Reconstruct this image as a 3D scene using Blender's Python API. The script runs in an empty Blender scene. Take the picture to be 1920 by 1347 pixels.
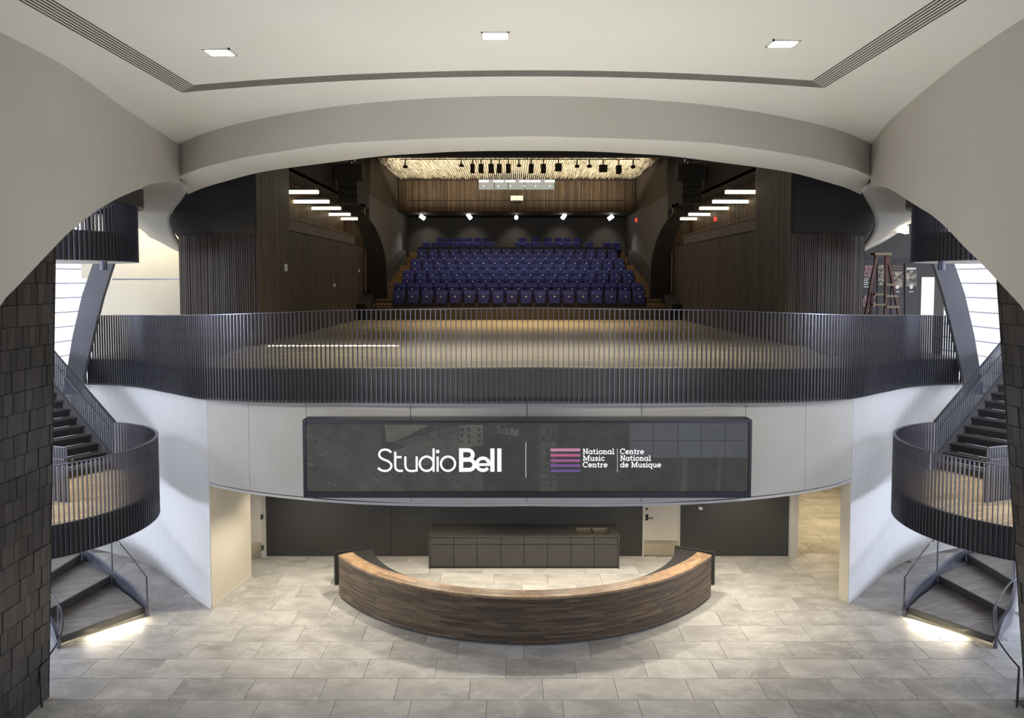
import bpy, math, random
from mathutils import Vector, Matrix
random.seed(7)
PI = math.pi
scene = bpy.context.scene
COL = scene.collection

# ------------------------------------------------------------------ camera
F = 1400.0                       # focal length in pixels of the 1920 px frame
PITCH = math.radians(3.0)
PCX, PCY = 960.0, 597.4          # principal point
CAM = Vector((-0.29, 0.0, 7.1))
cam_d = bpy.data.cameras.new('camera')
cam_d.sensor_width = 36.0
cam_d.lens = F / 1920.0 * 36.0
cam_d.shift_y = -(673.5 - PCY) / 1920.0
cam_d.clip_end = 300
cam = bpy.data.objects.new('camera', cam_d)
COL.objects.link(cam)
cam.location = CAM
cam.rotation_euler = (PI / 2 - PITCH, 0, 0)
scene.camera = cam

# ------------------------------------------------------------------ colour management, world
vs = scene.view_settings
vs.view_transform = 'Standard'
vs.look = 'None'
vs.exposure = 0.0
vs.gamma = 1.0
vs.use_curve_mapping = False
world = bpy.data.worlds.new('world')
scene.world = world
world.use_nodes = True
wb = world.node_tree.nodes['Background']
wb.inputs[0].default_value = (0.80, 0.86, 1.0, 1)
wb.inputs[1].default_value = 0.29

def lamp(name, kind, loc, target, power, color, parent=None, size=0.3, size_y=None, angle=60, blend=0.5, spread=None):
    d = bpy.data.lights.new(name, kind)
    d.energy = power
    d.color = color
    if kind == 'AREA':
        d.size = size
        if size_y:
            d.shape = 'RECTANGLE'
            d.size_y = size_y
        if spread:
            d.spread = math.radians(spread)
    else:
        d.shadow_soft_size = size
    if kind == 'SPOT':
        d.spot_size = math.radians(angle)
        d.spot_blend = blend
    o = bpy.data.objects.new(name, d)
    COL.objects.link(o)
    o.location = loc
    v = Vector(target) - Vector(loc)
    o.rotation_euler = v.to_track_quat('-Z', 'Y').to_euler()
    if parent:
        o.parent = parent
        o.matrix_parent_inverse = parent.matrix_basis.inverted()
    return o

WARM = (1.0, 0.90, 0.74)
SOFT = (1.0, 0.92, 0.78)
COOL = (0.70, 0.78, 1.0)
# lobby downlight wash (the square lamps in the lobby ceiling, in front of and above the viewer)
for lx, ly in ((-4.45, 10.6), (-0.5, 10.4), (3.5, 10.5)):
    lamp('ceiling_lamp_light', 'SPOT', (lx, ly, 10.0), (lx, ly + 0.6, 0), 35, (1.0, .96, .9), size=0.25, angle=115, blend=0.8)
for lx in (-3.6, 3.6):  # unseen fill spots added to brighten the balcony fascia
    lamp('balcony_front_fill', 'SPOT', (lx, 6.0, 10.1), (lx * 1.15, 14.0, 4.7), 1000, (1.0, .95, .86), size=0.3, angle=46, blend=0.7)
# soffit downlights above the reception desk
for lx, ly, pw in ((-5.3, 15.9, 165), (-3.3, 15.9, 150), (-2.2, 16.8, 210), (-0.7, 16.2, 190), (0.9, 16.2, 190),
                   (2.2, 16.8, 210), (3.4, 15.9, 150), (4.4, 16.0, 190), (5.6, 17.7, 140), (-5.4, 17.6, 110)):
    lamp('soffit_downlight', 'SPOT', (lx, ly, 2.78), (lx, ly - 0.3, 0), pw * 1.2, WARM, size=0.06, angle=125, blend=0.7)
for lx, ly in ((8.6, 20.5), (9.6, 23.5)):
    lamp('corridor_downlight', 'SPOT', (lx, ly, 2.75), (lx, ly, 0), 220, (1.0, .82, .52), size=0.1, angle=140, blend=0.8)
# stage and auditorium house lights
lamp('stage_wash', 'AREA', (0, 27.5, 12.3), (0, 27.5, 0), 260, (1.0, .74, .40), size=7, size_y=4, spread=70)
lamp('house_light', 'AREA', (0, 33, 12.2), (0, 31, 0), 260, (1.0, .90, .76), size=8, size_y=6)
# daylight of the lobby's glazing, behind and beside the viewer
lamp('daylight_left', 'AREA', (-11.5, -6, 4.5), (-6, 16, 2.5), 700, COOL, size=9, size_y=7)
lamp('daylight_right', 'AREA', (11.5, -6, 4.5), (6, 16, 2.5), 700, COOL, size=9, size_y=7)
# unseen light added to stand in for floor bounce on the ceiling
lamp('floor_bounce_fill', 'AREA', (0, 9.2, 0.4), (0, 11.0, 10.4), 235, (1.0, .97, .89), size=7, size_y=3, spread=95)
# unseen white fill added behind the beam to brighten the stage front, and a strip of sun on its boards
lamp('stage_front_fill', 'AREA', (0, 17.2, 10.3), (0, 17.0, 5), 140, (1.0, .98, .95), size=10, size_y=1.0, spread=80)
lamp('sun_strip', 'AREA', (-4.75, 18.5, 10.2), (-4.75, 18.5, 5), 170, (1.0, .98, .95), size=3.2, size_y=.12, spread=1.5)
# low daylight raking past the stairs
lamp('stair_daylight_left', 'AREA', (-13.0, 13.6, 1.7), (-8.6, 17.0, 1.2), 320, COOL, size=2.0, size_y=1.2)
lamp('stair_daylight_high_left', 'AREA', (-13.2, 13.4, 6.4), (-8.6, 17.6, 2.8), 330, COOL, size=1.6, size_y=1.6)
lamp('stair_daylight_right', 'AREA', (13.0, 13.6, 1.7), (8.6, 17.0, 1.2), 320, COOL, size=2.0, size_y=1.2)
lamp('stair_daylight_high_right', 'AREA', (13.2, 13.4, 6.4), (8.6, 17.6, 2.8), 330, COOL, size=1.6, size_y=1.6)

# ------------------------------------------------------------------ survey helpers
SP, CP = math.sin(PITCH), math.cos(PITCH)
def ray(px, py):
    a = (px - PCX) / F
    b = -(py - PCY) / F
    return Vector((a, CP + b * SP, b * CP - SP))
def P(px, py, d):                 # photo pixel at distance d from the viewer's plane
    r = ray(px, py)
    return CAM + r * (d / r.y)
def PZ(px, py, z):                # photo pixel on the level z
    r = ray(px, py)
    return CAM + r * ((z - CAM.z) / r.z)
def hit(px, py, poly):            # photo pixel on an upright wall that follows a plan polyline
    r = ray(px, py)
    best = None
    for (x0, y0), (x1, y1) in zip(poly, poly[1:]):
        ex, ey = x1 - x0, y1 - y0
        det = r.x * (-ey) + r.y * ex
        if abs(det) < 1e-9:
            continue
        qx, qy = x0 - CAM.x, y0 - CAM.y
        t = (qx * (-ey) + qy * ex) / det
        s = (r.x * qy - r.y * qx) / det
        if -1e-6 <= s <= 1 + 1e-6 and t > 0 and (best is None or t < best):
            best = t
    return CAM + r * best if best else None

def catmull(pts, n=8):
    out = []
    m = len(pts)
    for i in range(m - 1):
        p0 = pts[max(i - 1, 0)]; p1 = pts[i]; p2 = pts[i + 1]; p3 = pts[min(i + 2, m - 1)]
        for k in range(n):
            t = k / n
            out.append(tuple(0.5 * ((2 * b) + (-a + c) * t + (2 * a - 5 * b + 4 * c - d) * t * t + (-a + 3 * b - 3 * c + d) * t ** 3)
                             for a, b, c, d in zip(p0, p1, p2, p3)))
    out.append(tuple(pts[-1]))
    return out
def interp(tab, x):
    if x <= tab[0][0]: return tab[0][1]
    for (a, b), (c, d) in zip(tab, tab[1:]):
        if x <= c: return b + (d - b) * (x - a) / (c - a)
    return tab[-1][1]
def resample(poly, step=None, n=None):
    L = [0.0]
    for a, b in zip(poly, poly[1:]):
        L.append(L[-1] + math.dist(a, b))
    if n is None:
        n = max(2, int(round(L[-1] / step)) + 1)
    out = []; j = 0
    for i in range(n):
        s = L[-1] * i / (n - 1)
        while j < len(L) - 2 and L[j + 1] < s: j += 1
        t = (s - L[j]) / max(1e-9, L[j + 1] - L[j])
        out.append(tuple(a + (b - a) * t for a, b in zip(poly[j], poly[j + 1])))
    return out
def tangents(poly):
    out = []
    for i in range(len(poly)):
        a = poly[max(i - 1, 0)]; b = poly[min(i + 1, len(poly) - 1)]
        v = Vector((b[0] - a[0], b[1] - a[1])); v.normalize()
        out.append(v)
    return out
def offset(poly, d):              # + is to the right of the running direction
    return [(p[0] + t.y * d, p[1] - t.x * d) for p, t in zip(poly, tangents(poly))]

# ------------------------------------------------------------------ objects
def tag(o, label, cat=None, group=None, kind=None):
    o['label'] = label
    if cat: o['category'] = cat
    if group: o['group'] = group
    if kind: o['kind'] = kind
    return o
def empty(name, loc=(0, 0, 0), rz=0, label=None, cat=None, group=None, kind=None):
    o = bpy.data.objects.new(name, None)
    COL.objects.link(o)
    o.location = loc
    o.rotation_euler = (0, 0, rz)
    if label: tag(o, label, cat, group, kind)
    return o
class MB:
    def __init__(s):
        s.v = []; s.f = []; s.t = []
    def face(s, idx, tint=0.5):
        s.f.append(tuple(idx)); s.t.append(tint)
    def add(s, verts, faces, tint=0.5):
        b = len(s.v)
        s.v += [tuple(v) for v in verts]
        for f in faces: s.face([b + i for i in f], tint)
        return s
    def box(s, x0, x1, y0, y1, z0, z1, tint=0.5, M=None):
        vs_ = [Vector((x, y, z)) for z in (z0, z1) for y in (y0, y1) for x in (x0, x1)]
        if M is not None: vs_ = [M @ v for v in vs_]
        return s.add(vs_, [(0, 2, 3, 1), (4, 5, 7, 6), (0, 1, 5, 4), (2, 6, 7, 3), (0, 4, 6, 2), (1, 3, 7, 5)], tint)
    def hexa(s, bot, top, tint=0.5):          # two quads given in the same turn
        return s.add(list(bot) + list(top), [(3, 2, 1, 0), (4, 5, 6, 7), (0, 1, 5, 4), (1, 2, 6, 5), (2, 3, 7, 6), (3, 0, 4, 7)], tint)
    def prism(s, poly, z0, z1, tint=0.5):
        n = len(poly)
        return s.add([(p[0], p[1], z0) for p in poly] + [(p[0], p[1], z1) for p in poly],
                     [tuple(range(n))[::-1], tuple(range(n, 2 * n))] + [(i, (i + 1) % n, n + (i + 1) % n, n + i) for i in range(n)], tint)
    def grid(s, rows, tint=0.5, closed=False):
        n = len(rows[0]); b = len(s.v)
        for r in rows: s.v += [tuple(v) for v in r]
        for i in range(len(rows) - 1):
            for j in range(n if closed else n - 1):
                k = (j + 1) % n
                s.face((b + i * n + j, b + i * n + k, b + (i + 1) * n + k, b + (i + 1) * n + j), tint)
        return s
    def sweep(s, sections, tint=0.5, cap=True):   # closed cross-sections along a path
        s.grid(sections, tint, closed=True)
        if cap:
            n = len(sections[0]); b = len(s.v) - n * len(sections)
            s.face([b + j for j in range(n)][::-1], tint)
            e = len(s.v) - n
            s.face([e + j for j in range(n)], tint)
        return s
    def tube(s, path, r, n=8, tint=0.5):
        pts = [Vector(p) for p in path]
        secs = []
        for i, p in enumerate(pts):
            t = (pts[min(i + 1, len(pts) - 1)] - pts[max(i - 1, 0)]).normalized()
            up = Vector((0, 0, 1)) if abs(t.z) < 0.95 else Vector((1, 0, 0))
            a = t.cross(up).normalized(); b = a.cross(t)
            secs.append([p + (a * math.cos(2 * PI * k / n) + b * math.sin(2 * PI * k / n)) * r for k in range(n)])
        return s.sweep(secs, tint)
    def lathe(s, prof, n=24, c=(0, 0, 0), tint=0.5):
        rows = [[(c[0] + r * math.cos(2 * PI * k / n), c[1] + r * math.sin(2 * PI * k / n), c[2] + z) for k in range(n)] for r, z in prof]
        return s.grid(rows, tint, closed=True)
    def mesh(s, name, mat, smooth=False):
        me = bpy.data.meshes.new(name)
        me.from_pydata(s.v, [], s.f)
        if mat: me.materials.append(mat)
        at = me.attributes.new('tint', 'FLOAT', 'FACE')
        at.data.foreach_set('value', s.t)
        if smooth:
            me.shade_smooth()
        me.update()
        return me
    def build(s, name, mat, parent=None, smooth=False, fix=True):
        me = s.mesh(name, mat, smooth)
        if fix:
            import bmesh
            bm = bmesh.new(); bm.from_mesh(me)
            bmesh.ops.recalc_face_normals(bm, faces=bm.faces)
            bm.to_mesh(me); bm.free()
        return obj(name, me, parent)
def obj(name, me, parent=None, loc=None, rz=None):
    o = bpy.data.objects.new(name, me)
    COL.objects.link(o)
    if loc is not None: o.location = loc
    if rz is not None: o.rotation_euler = (0, 0, rz)
    if parent: o.parent = parent
    return o
def wall_strip(mb, plan, zb, zt, thick, tint=0.5):   # upright wall on a plan line; thick to the right of it
    back = offset(plan, thick)
    secs = []
    for i, (p, q) in enumerate(zip(plan, back)):
        b = zb(i) if callable(zb) else zb
        t = zt(i) if callable(zt) else zt
        secs.append([(p[0], p[1], b), (p[0], p[1], t), (q[0], q[1], t), (q[0], q[1], b)])
    return mb.sweep(secs, tint)
def smooth_angle(o, deg=35):
    me = o.data
    me.shade_smooth()
    me.set_sharp_from_angle(angle=math.radians(deg))
    return o

# ------------------------------------------------------------------ materials
class NT:
    def __init__(s, m): s.t = m.node_tree; s.n = s.t.nodes; s.l = s.t.links
    def node(s, kind, **kw):
        nd = s.n.new(kind)
        for k, v in kw.items():
            if k.startswith('i_'): nd.inputs[k[2:].replace('_', ' ')].default_value = v
            else: setattr(nd, k, v)
        return nd
    def link(s, a, b): s.l.new(a, b)
def rgb(r, g, b):                 # display value 0-255 to linear
    f = lambda c: ((c / 255 + 0.055) / 1.055) ** 2.4 if c / 255 > 0.04045 else c / 255 / 12.92
    return (f(r), f(g), f(b), 1)
def mat(name, c1, rough=0.6, c2=None, scale=3.0, stretch=(1, 1, 1), metal=0.0, bump=0.0, bscale=60.0, detail=4.0,
        obj_random=0.0, tint=0.0, spec=0.5, coord='Object', contrast=(0.35, 0.65)):
    m = bpy.data.materials.new(name); m.use_nodes = True
    k = NT(m); bs = k.n['Principled BSDF']
    bs.inputs['Roughness'].default_value = rough
    bs.inputs['Metallic'].default_value = metal
    bs.inputs['Specular IOR Level'].default_value = spec
    tc = k.node('ShaderNodeTexCoord')
    mp = k.node('ShaderNodeMapping'); mp.inputs['Scale'].default_value = stretch
    k.link(tc.outputs[coord], mp.inputs['Vector'])
    no = k.node('ShaderNodeTexNoise', i_Scale=scale, i_Detail=detail)
    k.link(mp.outputs[0], no.inputs['Vector'])
    cr = k.node('ShaderNodeValToRGB')
    cr.color_ramp.elements[0].position = contrast[0]; cr.color_ramp.elements[1].position = contrast[1]
    cr.color_ramp.elements[0].color = c1
    cr.color_ramp.elements[1].color = c2 if c2 else tuple(min(1, c * 1.08) for c in c1[:3]) + (1,)
    k.link(no.outputs['Fac'], cr.inputs['Fac'])
    out = cr.outputs['Color']
    def vary(sock, amount, out):
        mr = k.node('ShaderNodeMapRange')
        mr.inputs['To Min'].default_value = 1 - amount; mr.inputs['To Max'].default_value = 1 + amount
        k.link(sock, mr.inputs['Value'])
        mx = k.node('ShaderNodeVectorMath', operation='SCALE')
        k.link(out, mx.inputs[0]); k.link(mr.outputs[0], mx.inputs['Scale'])
        return mx.outputs[0]
    if obj_random:
        oi = k.node('ShaderNodeObjectInfo')
        out = vary(oi.outputs['Random'], obj_random, out)
        ad = k.node('ShaderNodeVectorMath', operation='ADD')
        sc_ = k.node('ShaderNodeMath', operation='MULTIPLY'); sc_.inputs[1].default_value = 57.0
        k.link(oi.outputs['Random'], sc_.inputs[0])
        k.link(tc.outputs[coord], ad.inputs[0]); k.link(sc_.outputs[0], ad.inputs[1])
        k.link(ad.outputs[0], mp.inputs['Vector'])
    if tint:
        at = k.node('ShaderNodeAttribute', attribute_name='tint')
        out = vary(at.outputs['Fac'], tint, out)
    k.link(out, bs.inputs['Base Color'])
    if bump:
        n2 = k.node('ShaderNodeTexNoise', i_Scale=bscale, i_Detail=3.0)
        k.link(mp.outputs[0], n2.inputs['Vector'])
        bp = k.node('ShaderNodeBump', i_Strength=bump, i_Distance=0.01)
        k.link(n2.outputs['Fac'], bp.inputs['Height'])
        k.link(bp.outputs[0], bs.inputs['Normal'])
    return m
def emit(name, c, strength, rnd=0.0):
    m = bpy.data.materials.new(name); m.use_nodes = True
    k = NT(m); bs = k.n['Principled BSDF']
    bs.inputs['Base Color'].default_value = (0.02, 0.02, 0.02, 1)
    bs.inputs['Emission Color'].default_value = c
    bs.inputs['Emission Strength'].default_value = strength
    if rnd:
        oi = k.node('ShaderNodeObjectInfo')
        mr = k.node('ShaderNodeMapRange'); mr.inputs['To Min'].default_value = strength * (1 - rnd); mr.inputs['To Max'].default_value = strength * (1 + rnd)
        k.link(oi.outputs['Random'], mr.inputs['Value']); k.link(mr.outputs[0], bs.inputs['Emission Strength'])
    return m
def stone(name):
    m = mat(name, rgb(156, 153, 148), 0.5, rgb(190, 187, 181), scale=1.4, stretch=(1, 1.5, 1), detail=9, obj_random=0.13, bump=0.06, bscale=14, contrast=(.3, .7))
    k = NT(m); bs = k.n['Principled BSDF']
    src = bs.inputs['Base Color'].links[0].from_socket
    mp = [n for n in k.n if n.type == 'MAPPING'][0]
    w = k.node('ShaderNodeTexNoise', i_Scale=1.1, i_Detail=7.0, i_Roughness=0.6, i_Distortion=0.5)
    k.link(mp.outputs[0], w.inputs['Vector'])
    # pale veins where the noise crosses its middle
    a = k.node('ShaderNodeMath', operation='SUBTRACT'); a.inputs[1].default_value = 0.5
    k.link(w.outputs['Fac'], a.inputs[0])
    b = k.node('ShaderNodeMath', operation='ABSOLUTE'); k.link(a.outputs[0], b.inputs[0])
    c = k.node('ShaderNodeMapRange'); c.inputs['From Min'].default_value = 0.0; c.inputs['From Max'].default_value = 0.03
    c.inputs['To Min'].default_value = 0.28; c.inputs['To Max'].default_value = 0.0
    k.link(b.outputs[0], c.inputs['Value'])
    mx = k.node('ShaderNodeMix', data_type='RGBA')
    k.link(c.outputs[0], mx.inputs['Factor']); k.link(src, mx.inputs['A']); mx.inputs['B'].default_value = rgb(226, 222, 214)
    w2 = k.node('ShaderNodeTexNoise', i_Scale=0.8, i_Detail=8.0, i_Distortion=0.8)
    k.link(mp.outputs[0], w2.inputs['Vector'])
    c2 = k.node('ShaderNodeMapRange'); c2.inputs['From Min'].default_value = 0.56; c2.inputs['From Max'].default_value = 0.72
    c2.inputs['To Min'].default_value = 0.0; c2.inputs['To Max'].default_value = 0.6
    k.link(w2.outputs['Fac'], c2.inputs['Value'])
    m2 = k.node('ShaderNodeMix', data_type='RGBA')
    k.link(c2.outputs[0], m2.inputs['Factor']); k.link(mx.outputs['Result'], m2.inputs['A']); m2.inputs['B'].default_value = rgb(140, 133, 124)
    k.link(m2.outputs['Result'], bs.inputs['Base Color'])
    return m
def planks(name, c1, c2, width, length, rough=0.4, along='Y', rot=0.0):
    m = mat(name, c1, rough, c2, scale=2.0, stretch=(12, 1, 1) if along == 'Y' else (1, 12, 1), detail=6)
    k = NT(m); bs = k.n['Principled BSDF']
    src = bs.inputs['Base Color'].links[0].from_socket
    tc = [n for n in k.n if n.type == 'TEX_COORD'][0]
    mp = k.node('ShaderNodeMapping'); mp.inputs['Rotation'].default_value = (0, 0, (PI / 2 if along == 'Y' else 0) + rot)
    k.link(tc.outputs['Object'], mp.inputs['Vector'])
    br = k.node('ShaderNodeTexBrick', offset=0.37)
    br.inputs['Color1'].default_value = (0.75, 0.75, 0.75, 1); br.inputs['Color2'].default_value = (1.1, 1.1, 1.1, 1)
    br.inputs['Mortar'].default_value = (0.45, 0.45, 0.45, 1)
    br.inputs['Scale'].default_value = 1.0; br.inputs['Brick Width'].default_value = length; br.inputs['Row Height'].default_value = width
    br.inputs['Mortar Size'].default_value = 0.004
    k.link(mp.outputs[0], br.inputs['Vector'])
    mx = k.node('ShaderNodeVectorMath', operation='MULTIPLY')
    k.link(src, mx.inputs[0]); k.link(br.outputs['Color'], mx.inputs[1])
    k.link(mx.outputs[0], bs.inputs['Base Color'])
    return m
M = {}
M['stone'] = stone('grey_stone')
M['grout'] = mat('grout', rgb(120, 115, 108), 0.8)
M['plaster'] = mat('white_plaster', rgb(192, 187, 176), 0.75, rgb(196, 191, 181), scale=0.6, bump=0.03, bscale=80)
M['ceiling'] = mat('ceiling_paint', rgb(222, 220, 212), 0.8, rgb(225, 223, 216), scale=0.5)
M['panel'] = mat('fascia_panel', rgb(208, 204, 193), 0.55, rgb(213, 209, 199), scale=1.2, bump=0.03, bscale=120)
M['whitewall'] = mat('white_curved_wall', rgb(214, 212, 208), 0.55, rgb(219, 217, 213), scale=2, stretch=(6, 6, 0.6), bump=0.02, bscale=30)
M['beige'] = mat('beige_wall', rgb(214, 205, 184), 0.7, rgb(218, 210, 190), scale=1.0)
M['black_wall'] = mat('black_wall', rgb(62, 61, 58), 0.6, rgb(66, 65, 62), scale=1.0)
M['black_lam'] = mat('black_laminate', rgb(62, 60, 57), 0.5, rgb(68, 65, 61), scale=1.5)
M['reveal'] = mat('dark_reveal', rgb(50, 48, 46), 0.7)
M['rail'] = mat('dark_steel', rgb(112, 112, 121), 0.30, rgb(120, 120, 130), scale=4, metal=0.7, spec=0.6)
M['slab'] = mat('dark_slab', rgb(72, 70, 67), 0.55, rgb(78, 76, 72), scale=2)
M['frame'] = mat('screen_frame', rgb(62, 62, 66), 0.3, rgb(66, 66, 70), scale=2, metal=0.5)
M['steel'] = mat('brushed_steel', rgb(190, 182, 165), 0.28, rgb(205, 197, 180), scale=6, stretch=(1, 1, 30), metal=1.0)
M['sink'] = mat('sink_steel', rgb(150, 141, 118), 0.3, rgb(165, 155, 130), scale=5, metal=0.9)
M['handrail'] = mat('handrail_steel', rgb(90, 88, 92), 0.25, rgb(110, 108, 112), scale=3, metal=0.9)
M['door'] = mat('pale_door', rgb(205, 196, 180), 0.55, rgb(212, 204, 188), scale=3, stretch=(1, 1, 8))
M['walnut'] = mat('walnut_strips', rgb(78, 65, 51), 0.5, rgb(106, 88, 68), scale=2.4, stretch=(1, 1, 14), tint=0.42, detail=6, bump=0.05, bscale=40)
M['oak_top'] = mat('oiled_oak_top', rgb(124, 100, 76), 0.45, rgb(150, 124, 96), scale=3.0, stretch=(2, 2, 1), tint=0.32, detail=6)
M['tower_tile'] = mat('dark_glazed_tile', rgb(62, 60, 60), 0.42, rgb(76, 71, 67), scale=3, stretch=(6, 6, 1), obj_random=0.32, bump=0.04, bscale=25)
M['tower_base'] = mat('dark_joint', rgb(50, 48, 46), 0.8)
M['fin'] = mat('grey_fin', rgb(140, 140, 144), 0.6, rgb(146, 146, 150), scale=1)
M['window_light'] = emit('daylit_glass', (0.88, 0.92, 1.0, 1), 1.5, 0.1)
M['mullion'] = mat('grey_mullion', rgb(150, 155, 170), 0.5)
M['desk_black'] = mat('desk_black', rgb(36, 35, 34), 0.6, rgb(40, 39, 38), scale=2)
M['lamp_glow'] = emit('lamp_glow', (1.0, 0.97, 0.88, 1), 14.0)
M['tube_glow'] = emit('tube_glow', (1.0, 0.88, 0.58, 1), 4.0)
M['led'] = emit('led_strip', (1.0, 0.86, 0.6, 1), 5.0)
M['white_metal'] = mat('white_metal', rgb(215, 213, 206), 0.4)
M['slot'] = mat('slot_dark', rgb(70, 68, 62), 0.7)
M['stage_floor'] = planks('stage_boards', rgb(158, 146, 124), rgb(190, 178, 152), 0.16, 2.4, 0.28, along='X')
M['tread'] = planks('stair_tread_wood', rgb(124, 114, 104), rgb(160, 148, 134), 0.09, 1.6, 0.4, along='X', rot=-0.45)
M['landing_wood'] = planks('landing_boards', rgb(176, 153, 116), rgb(208, 186, 148), 0.10, 1.6, 0.4, along='X', rot=-0.5)
M['stair_dark'] = mat('dark_stair_tread', rgb(62, 60, 60), 0.45, rgb(76, 72, 70), scale=3)
M['nosing'] = mat('nosing_strip', rgb(112, 106, 102), 0.35, metal=0.4)
M['hall_wood'] = mat('dark_walnut_slats', rgb(68, 60, 53), 0.6, rgb(88, 76, 65), scale=2.0, stretch=(8, 8, 0.7), tint=0.2, detail=5)
M['drum_wood'] = mat('drum_walnut_slats', rgb(60, 50, 42), 0.6, rgb(78, 64, 52), scale=2.0, stretch=(8, 8, 0.7), tint=0.2, detail=5)
M['hall_wood_lit'] = mat('lit_walnut_slats', rgb(94, 76, 58), 0.55, rgb(122, 98, 72), scale=2.0, stretch=(8, 8, 0.7), tint=0.4, detail=5)  # paler copy of the hall slats, lamplight put into the colour
M['step_wood'] = mat('oak_riser', rgb(128, 106, 74), 0.5, rgb(150, 126, 90), scale=2.0, stretch=(1, 1, 12))
M['hall_black'] = mat('hall_black', rgb(54, 52, 50), 0.85, rgb(58, 56, 54), scale=2, spec=.15)
M['hall_grey'] = mat('hall_grey', rgb(78, 75, 72), 0.8, rgb(82, 79, 76), scale=2)
M['seat'] = mat('blue_seat_fabric', rgb(50, 56, 122), 0.85, rgb(58, 64, 134), scale=20, obj_random=0.08)
M['seat_frame'] = mat('seat_frame', rgb(52, 50, 52), 0.6)
M['button'] = mat('white_button', rgb(250, 250, 250), 0.3)
M['baffle'] = mat('pale_baffle', rgb(214, 204, 182), 0.6, rgb(228, 218, 196), scale=2, tint=0.25)
M['exit_red'] = emit('exit_red', (1.0, 0.06, 0.04, 1), 1.2)
M['booth'] = emit('booth_glow', (0.80, 0.82, 0.72, 1), 0.42)
M['tube_dim'] = emit('booth_tube', (1.0, 0.93, 0.7, 1), 3.5)
M['ladder_wood'] = mat('orange_ladder', rgb(86, 50, 40), 0.5)
M['ladder_step'] = mat('ladder_step', rgb(128, 110, 82), 0.5)
M['board'] = mat('exhibit_board', rgb(58, 55, 54), 0.6)
M['pink_print'] = mat('pink_print', rgb(214, 160, 165), 0.6)
M['white_print'] = mat('white_print', rgb(220, 216, 208), 0.6)
M['grey_print'] = mat('photo_print', rgb(70, 66, 62), 0.6, rgb(190, 175, 155), scale=9, detail=6, contrast=(.4, .7))

# =================================================================== plan lines
HALF = [(0, 13.80), (1.8, 13.88), (3.5, 14.15), (5.2, 14.72), (6.45, 15.38), (7.23, 16.03), (7.9, 16.73), (8.55, 17.38), (9.26, 18.07), (9.98, 18.58), (10.86, 19.04), (11.7, 19.4)]
LINE = resample(catmull([(-x, y) for x, y in HALF[::-1]] + HALF[1:], 10), step=0.12)
RLINE = None      # balcony edge, left to right
ZT = [(0, 6.58), (3.5, 6.526), (5.36, 6.434), (6.67, 6.37), (7.46, 6.33), (8.4, 6.277), (9.29, 6.24), (10.55, 6.195), (11.7, 6.14)]
def rail_z(x): return interp(ZT, abs(x))
def line_y(x):
    for a, b in zip(LINE, LINE[1:]):
        if a[0] <= x <= b[0]: return a[1] + (b[1] - a[1]) * (x - a[0]) / (b[0] - a[0])
    return LINE[0][1] if x < 0 else LINE[-1][1]
def cut(poly, x0, x1):
    def at(x):
        for a, b in zip(poly, poly[1:]):
            if a[0] <= x <= b[0]:
                t = (x - a[0]) / (b[0] - a[0]); return (x, a[1] + (b[1] - a[1]) * t)
        return (x, poly[0][1] if x < poly[0][0] else poly[-1][1])
    return [at(x0)] + [p for p in poly if x0 + 1e-4 < p[0] < x1 - 1e-4] + [at(x1)]
FLOOR2 = 5.45
def ceil_z(x): return 10.44 - 0.44 * min(1.3, abs(x) / 7.4) ** 2

# =================================================================== ground floor
floor = empty('floor', label='pale grey veined stone floor of the lobby in running bond', cat='floor', kind='structure')
MB().box(-14.5, 14.5, 3.0, 27.5, -0.25, -0.012).build('slab', M['grout'], floor)
TW, TD = 1.27, 0.68
tile_me = None
def tile_mesh(w, d):
    mb = MB(); c = 0.004; x, y = w / 2 - 0.003, d / 2 - 0.003
    bot = [(-x, -y, -.03), (x, -y, -.03), (x, y, -.03), (-x, y, -.03)]
    mid = [(-x, -y, -c), (x, -y, -c), (x, y, -c), (-x, y, -c)]
    top = [(-x + c, -y + c, 0), (x - c, -y + c, 0), (x - c, y - c, 0), (-x + c, y - c, 0)]
    mb.hexa(bot, mid); mb.hexa(mid, top)
    mb.f = [f for i, f in enumerate(mb.f) if i not in (1, 6)]; mb.t = mb.t[:len(mb.f)]
    return mb.mesh('stone_tile', M['stone'])
tile_me = tile_mesh(TW, TD)
ntile = 0
r = 0
y = 10.9
while y < 26.5:
    off = (0, 0.62, 0.31, 0.93)[r % 4]
    x = -13.4 + off
    while x < 13.6:
        yc = y + TD / 2
        pxl = PCX + (x - CAM.x) / yc * F
        ok = -60 < pxl < 1980
        if yc > 19.0 and abs(x) < 11.3 and not (x > 6.2): ok = False
        if yc > 19.0 and not (5.8 < x < 13.0): ok = False
        if yc > line_y(x) + 0.7 and abs(x) > 8.6 and yc < 19.2: ok = False
        if yc > 19.2 and not (1440 < pxl < 1640): ok = False
        if ok:
            obj('stone_tile', tile_me, floor, (x, yc, random.uniform(-.001, .001))); ntile += 1
        x += TW
    y += TD; r += 1
print('TILES', ntile)

# =================================================================== reception back area under the balcony
KY = 18.82
wall_k = empty('wall_back', label='black wall behind the reception desk and counter', cat='wall', kind='structure')
xa = P(500, 1052, KY).x; xd0 = P(1204, 1052, KY).x; xd1 = P(1274, 1052, KY).x; xb = P(1478, 1050, KY).x
x_seams = [xa, xa + (xd0 - xa) / 3, xa + 2 * (xd0 - xa) / 3, xd0]
for a, b in list(zip(x_seams, x_seams[1:])) + [(xd1, xb)]:
    MB().box(a + .004, b - .004, KY, KY + .06, 0, 2.95).build('wall_panel', M['black_wall'], wall_k)
MB().box(xa - .2, xb, KY + .062, KY + .2, 0, 2.95).build('backing', M['reveal'], wall_k)
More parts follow.
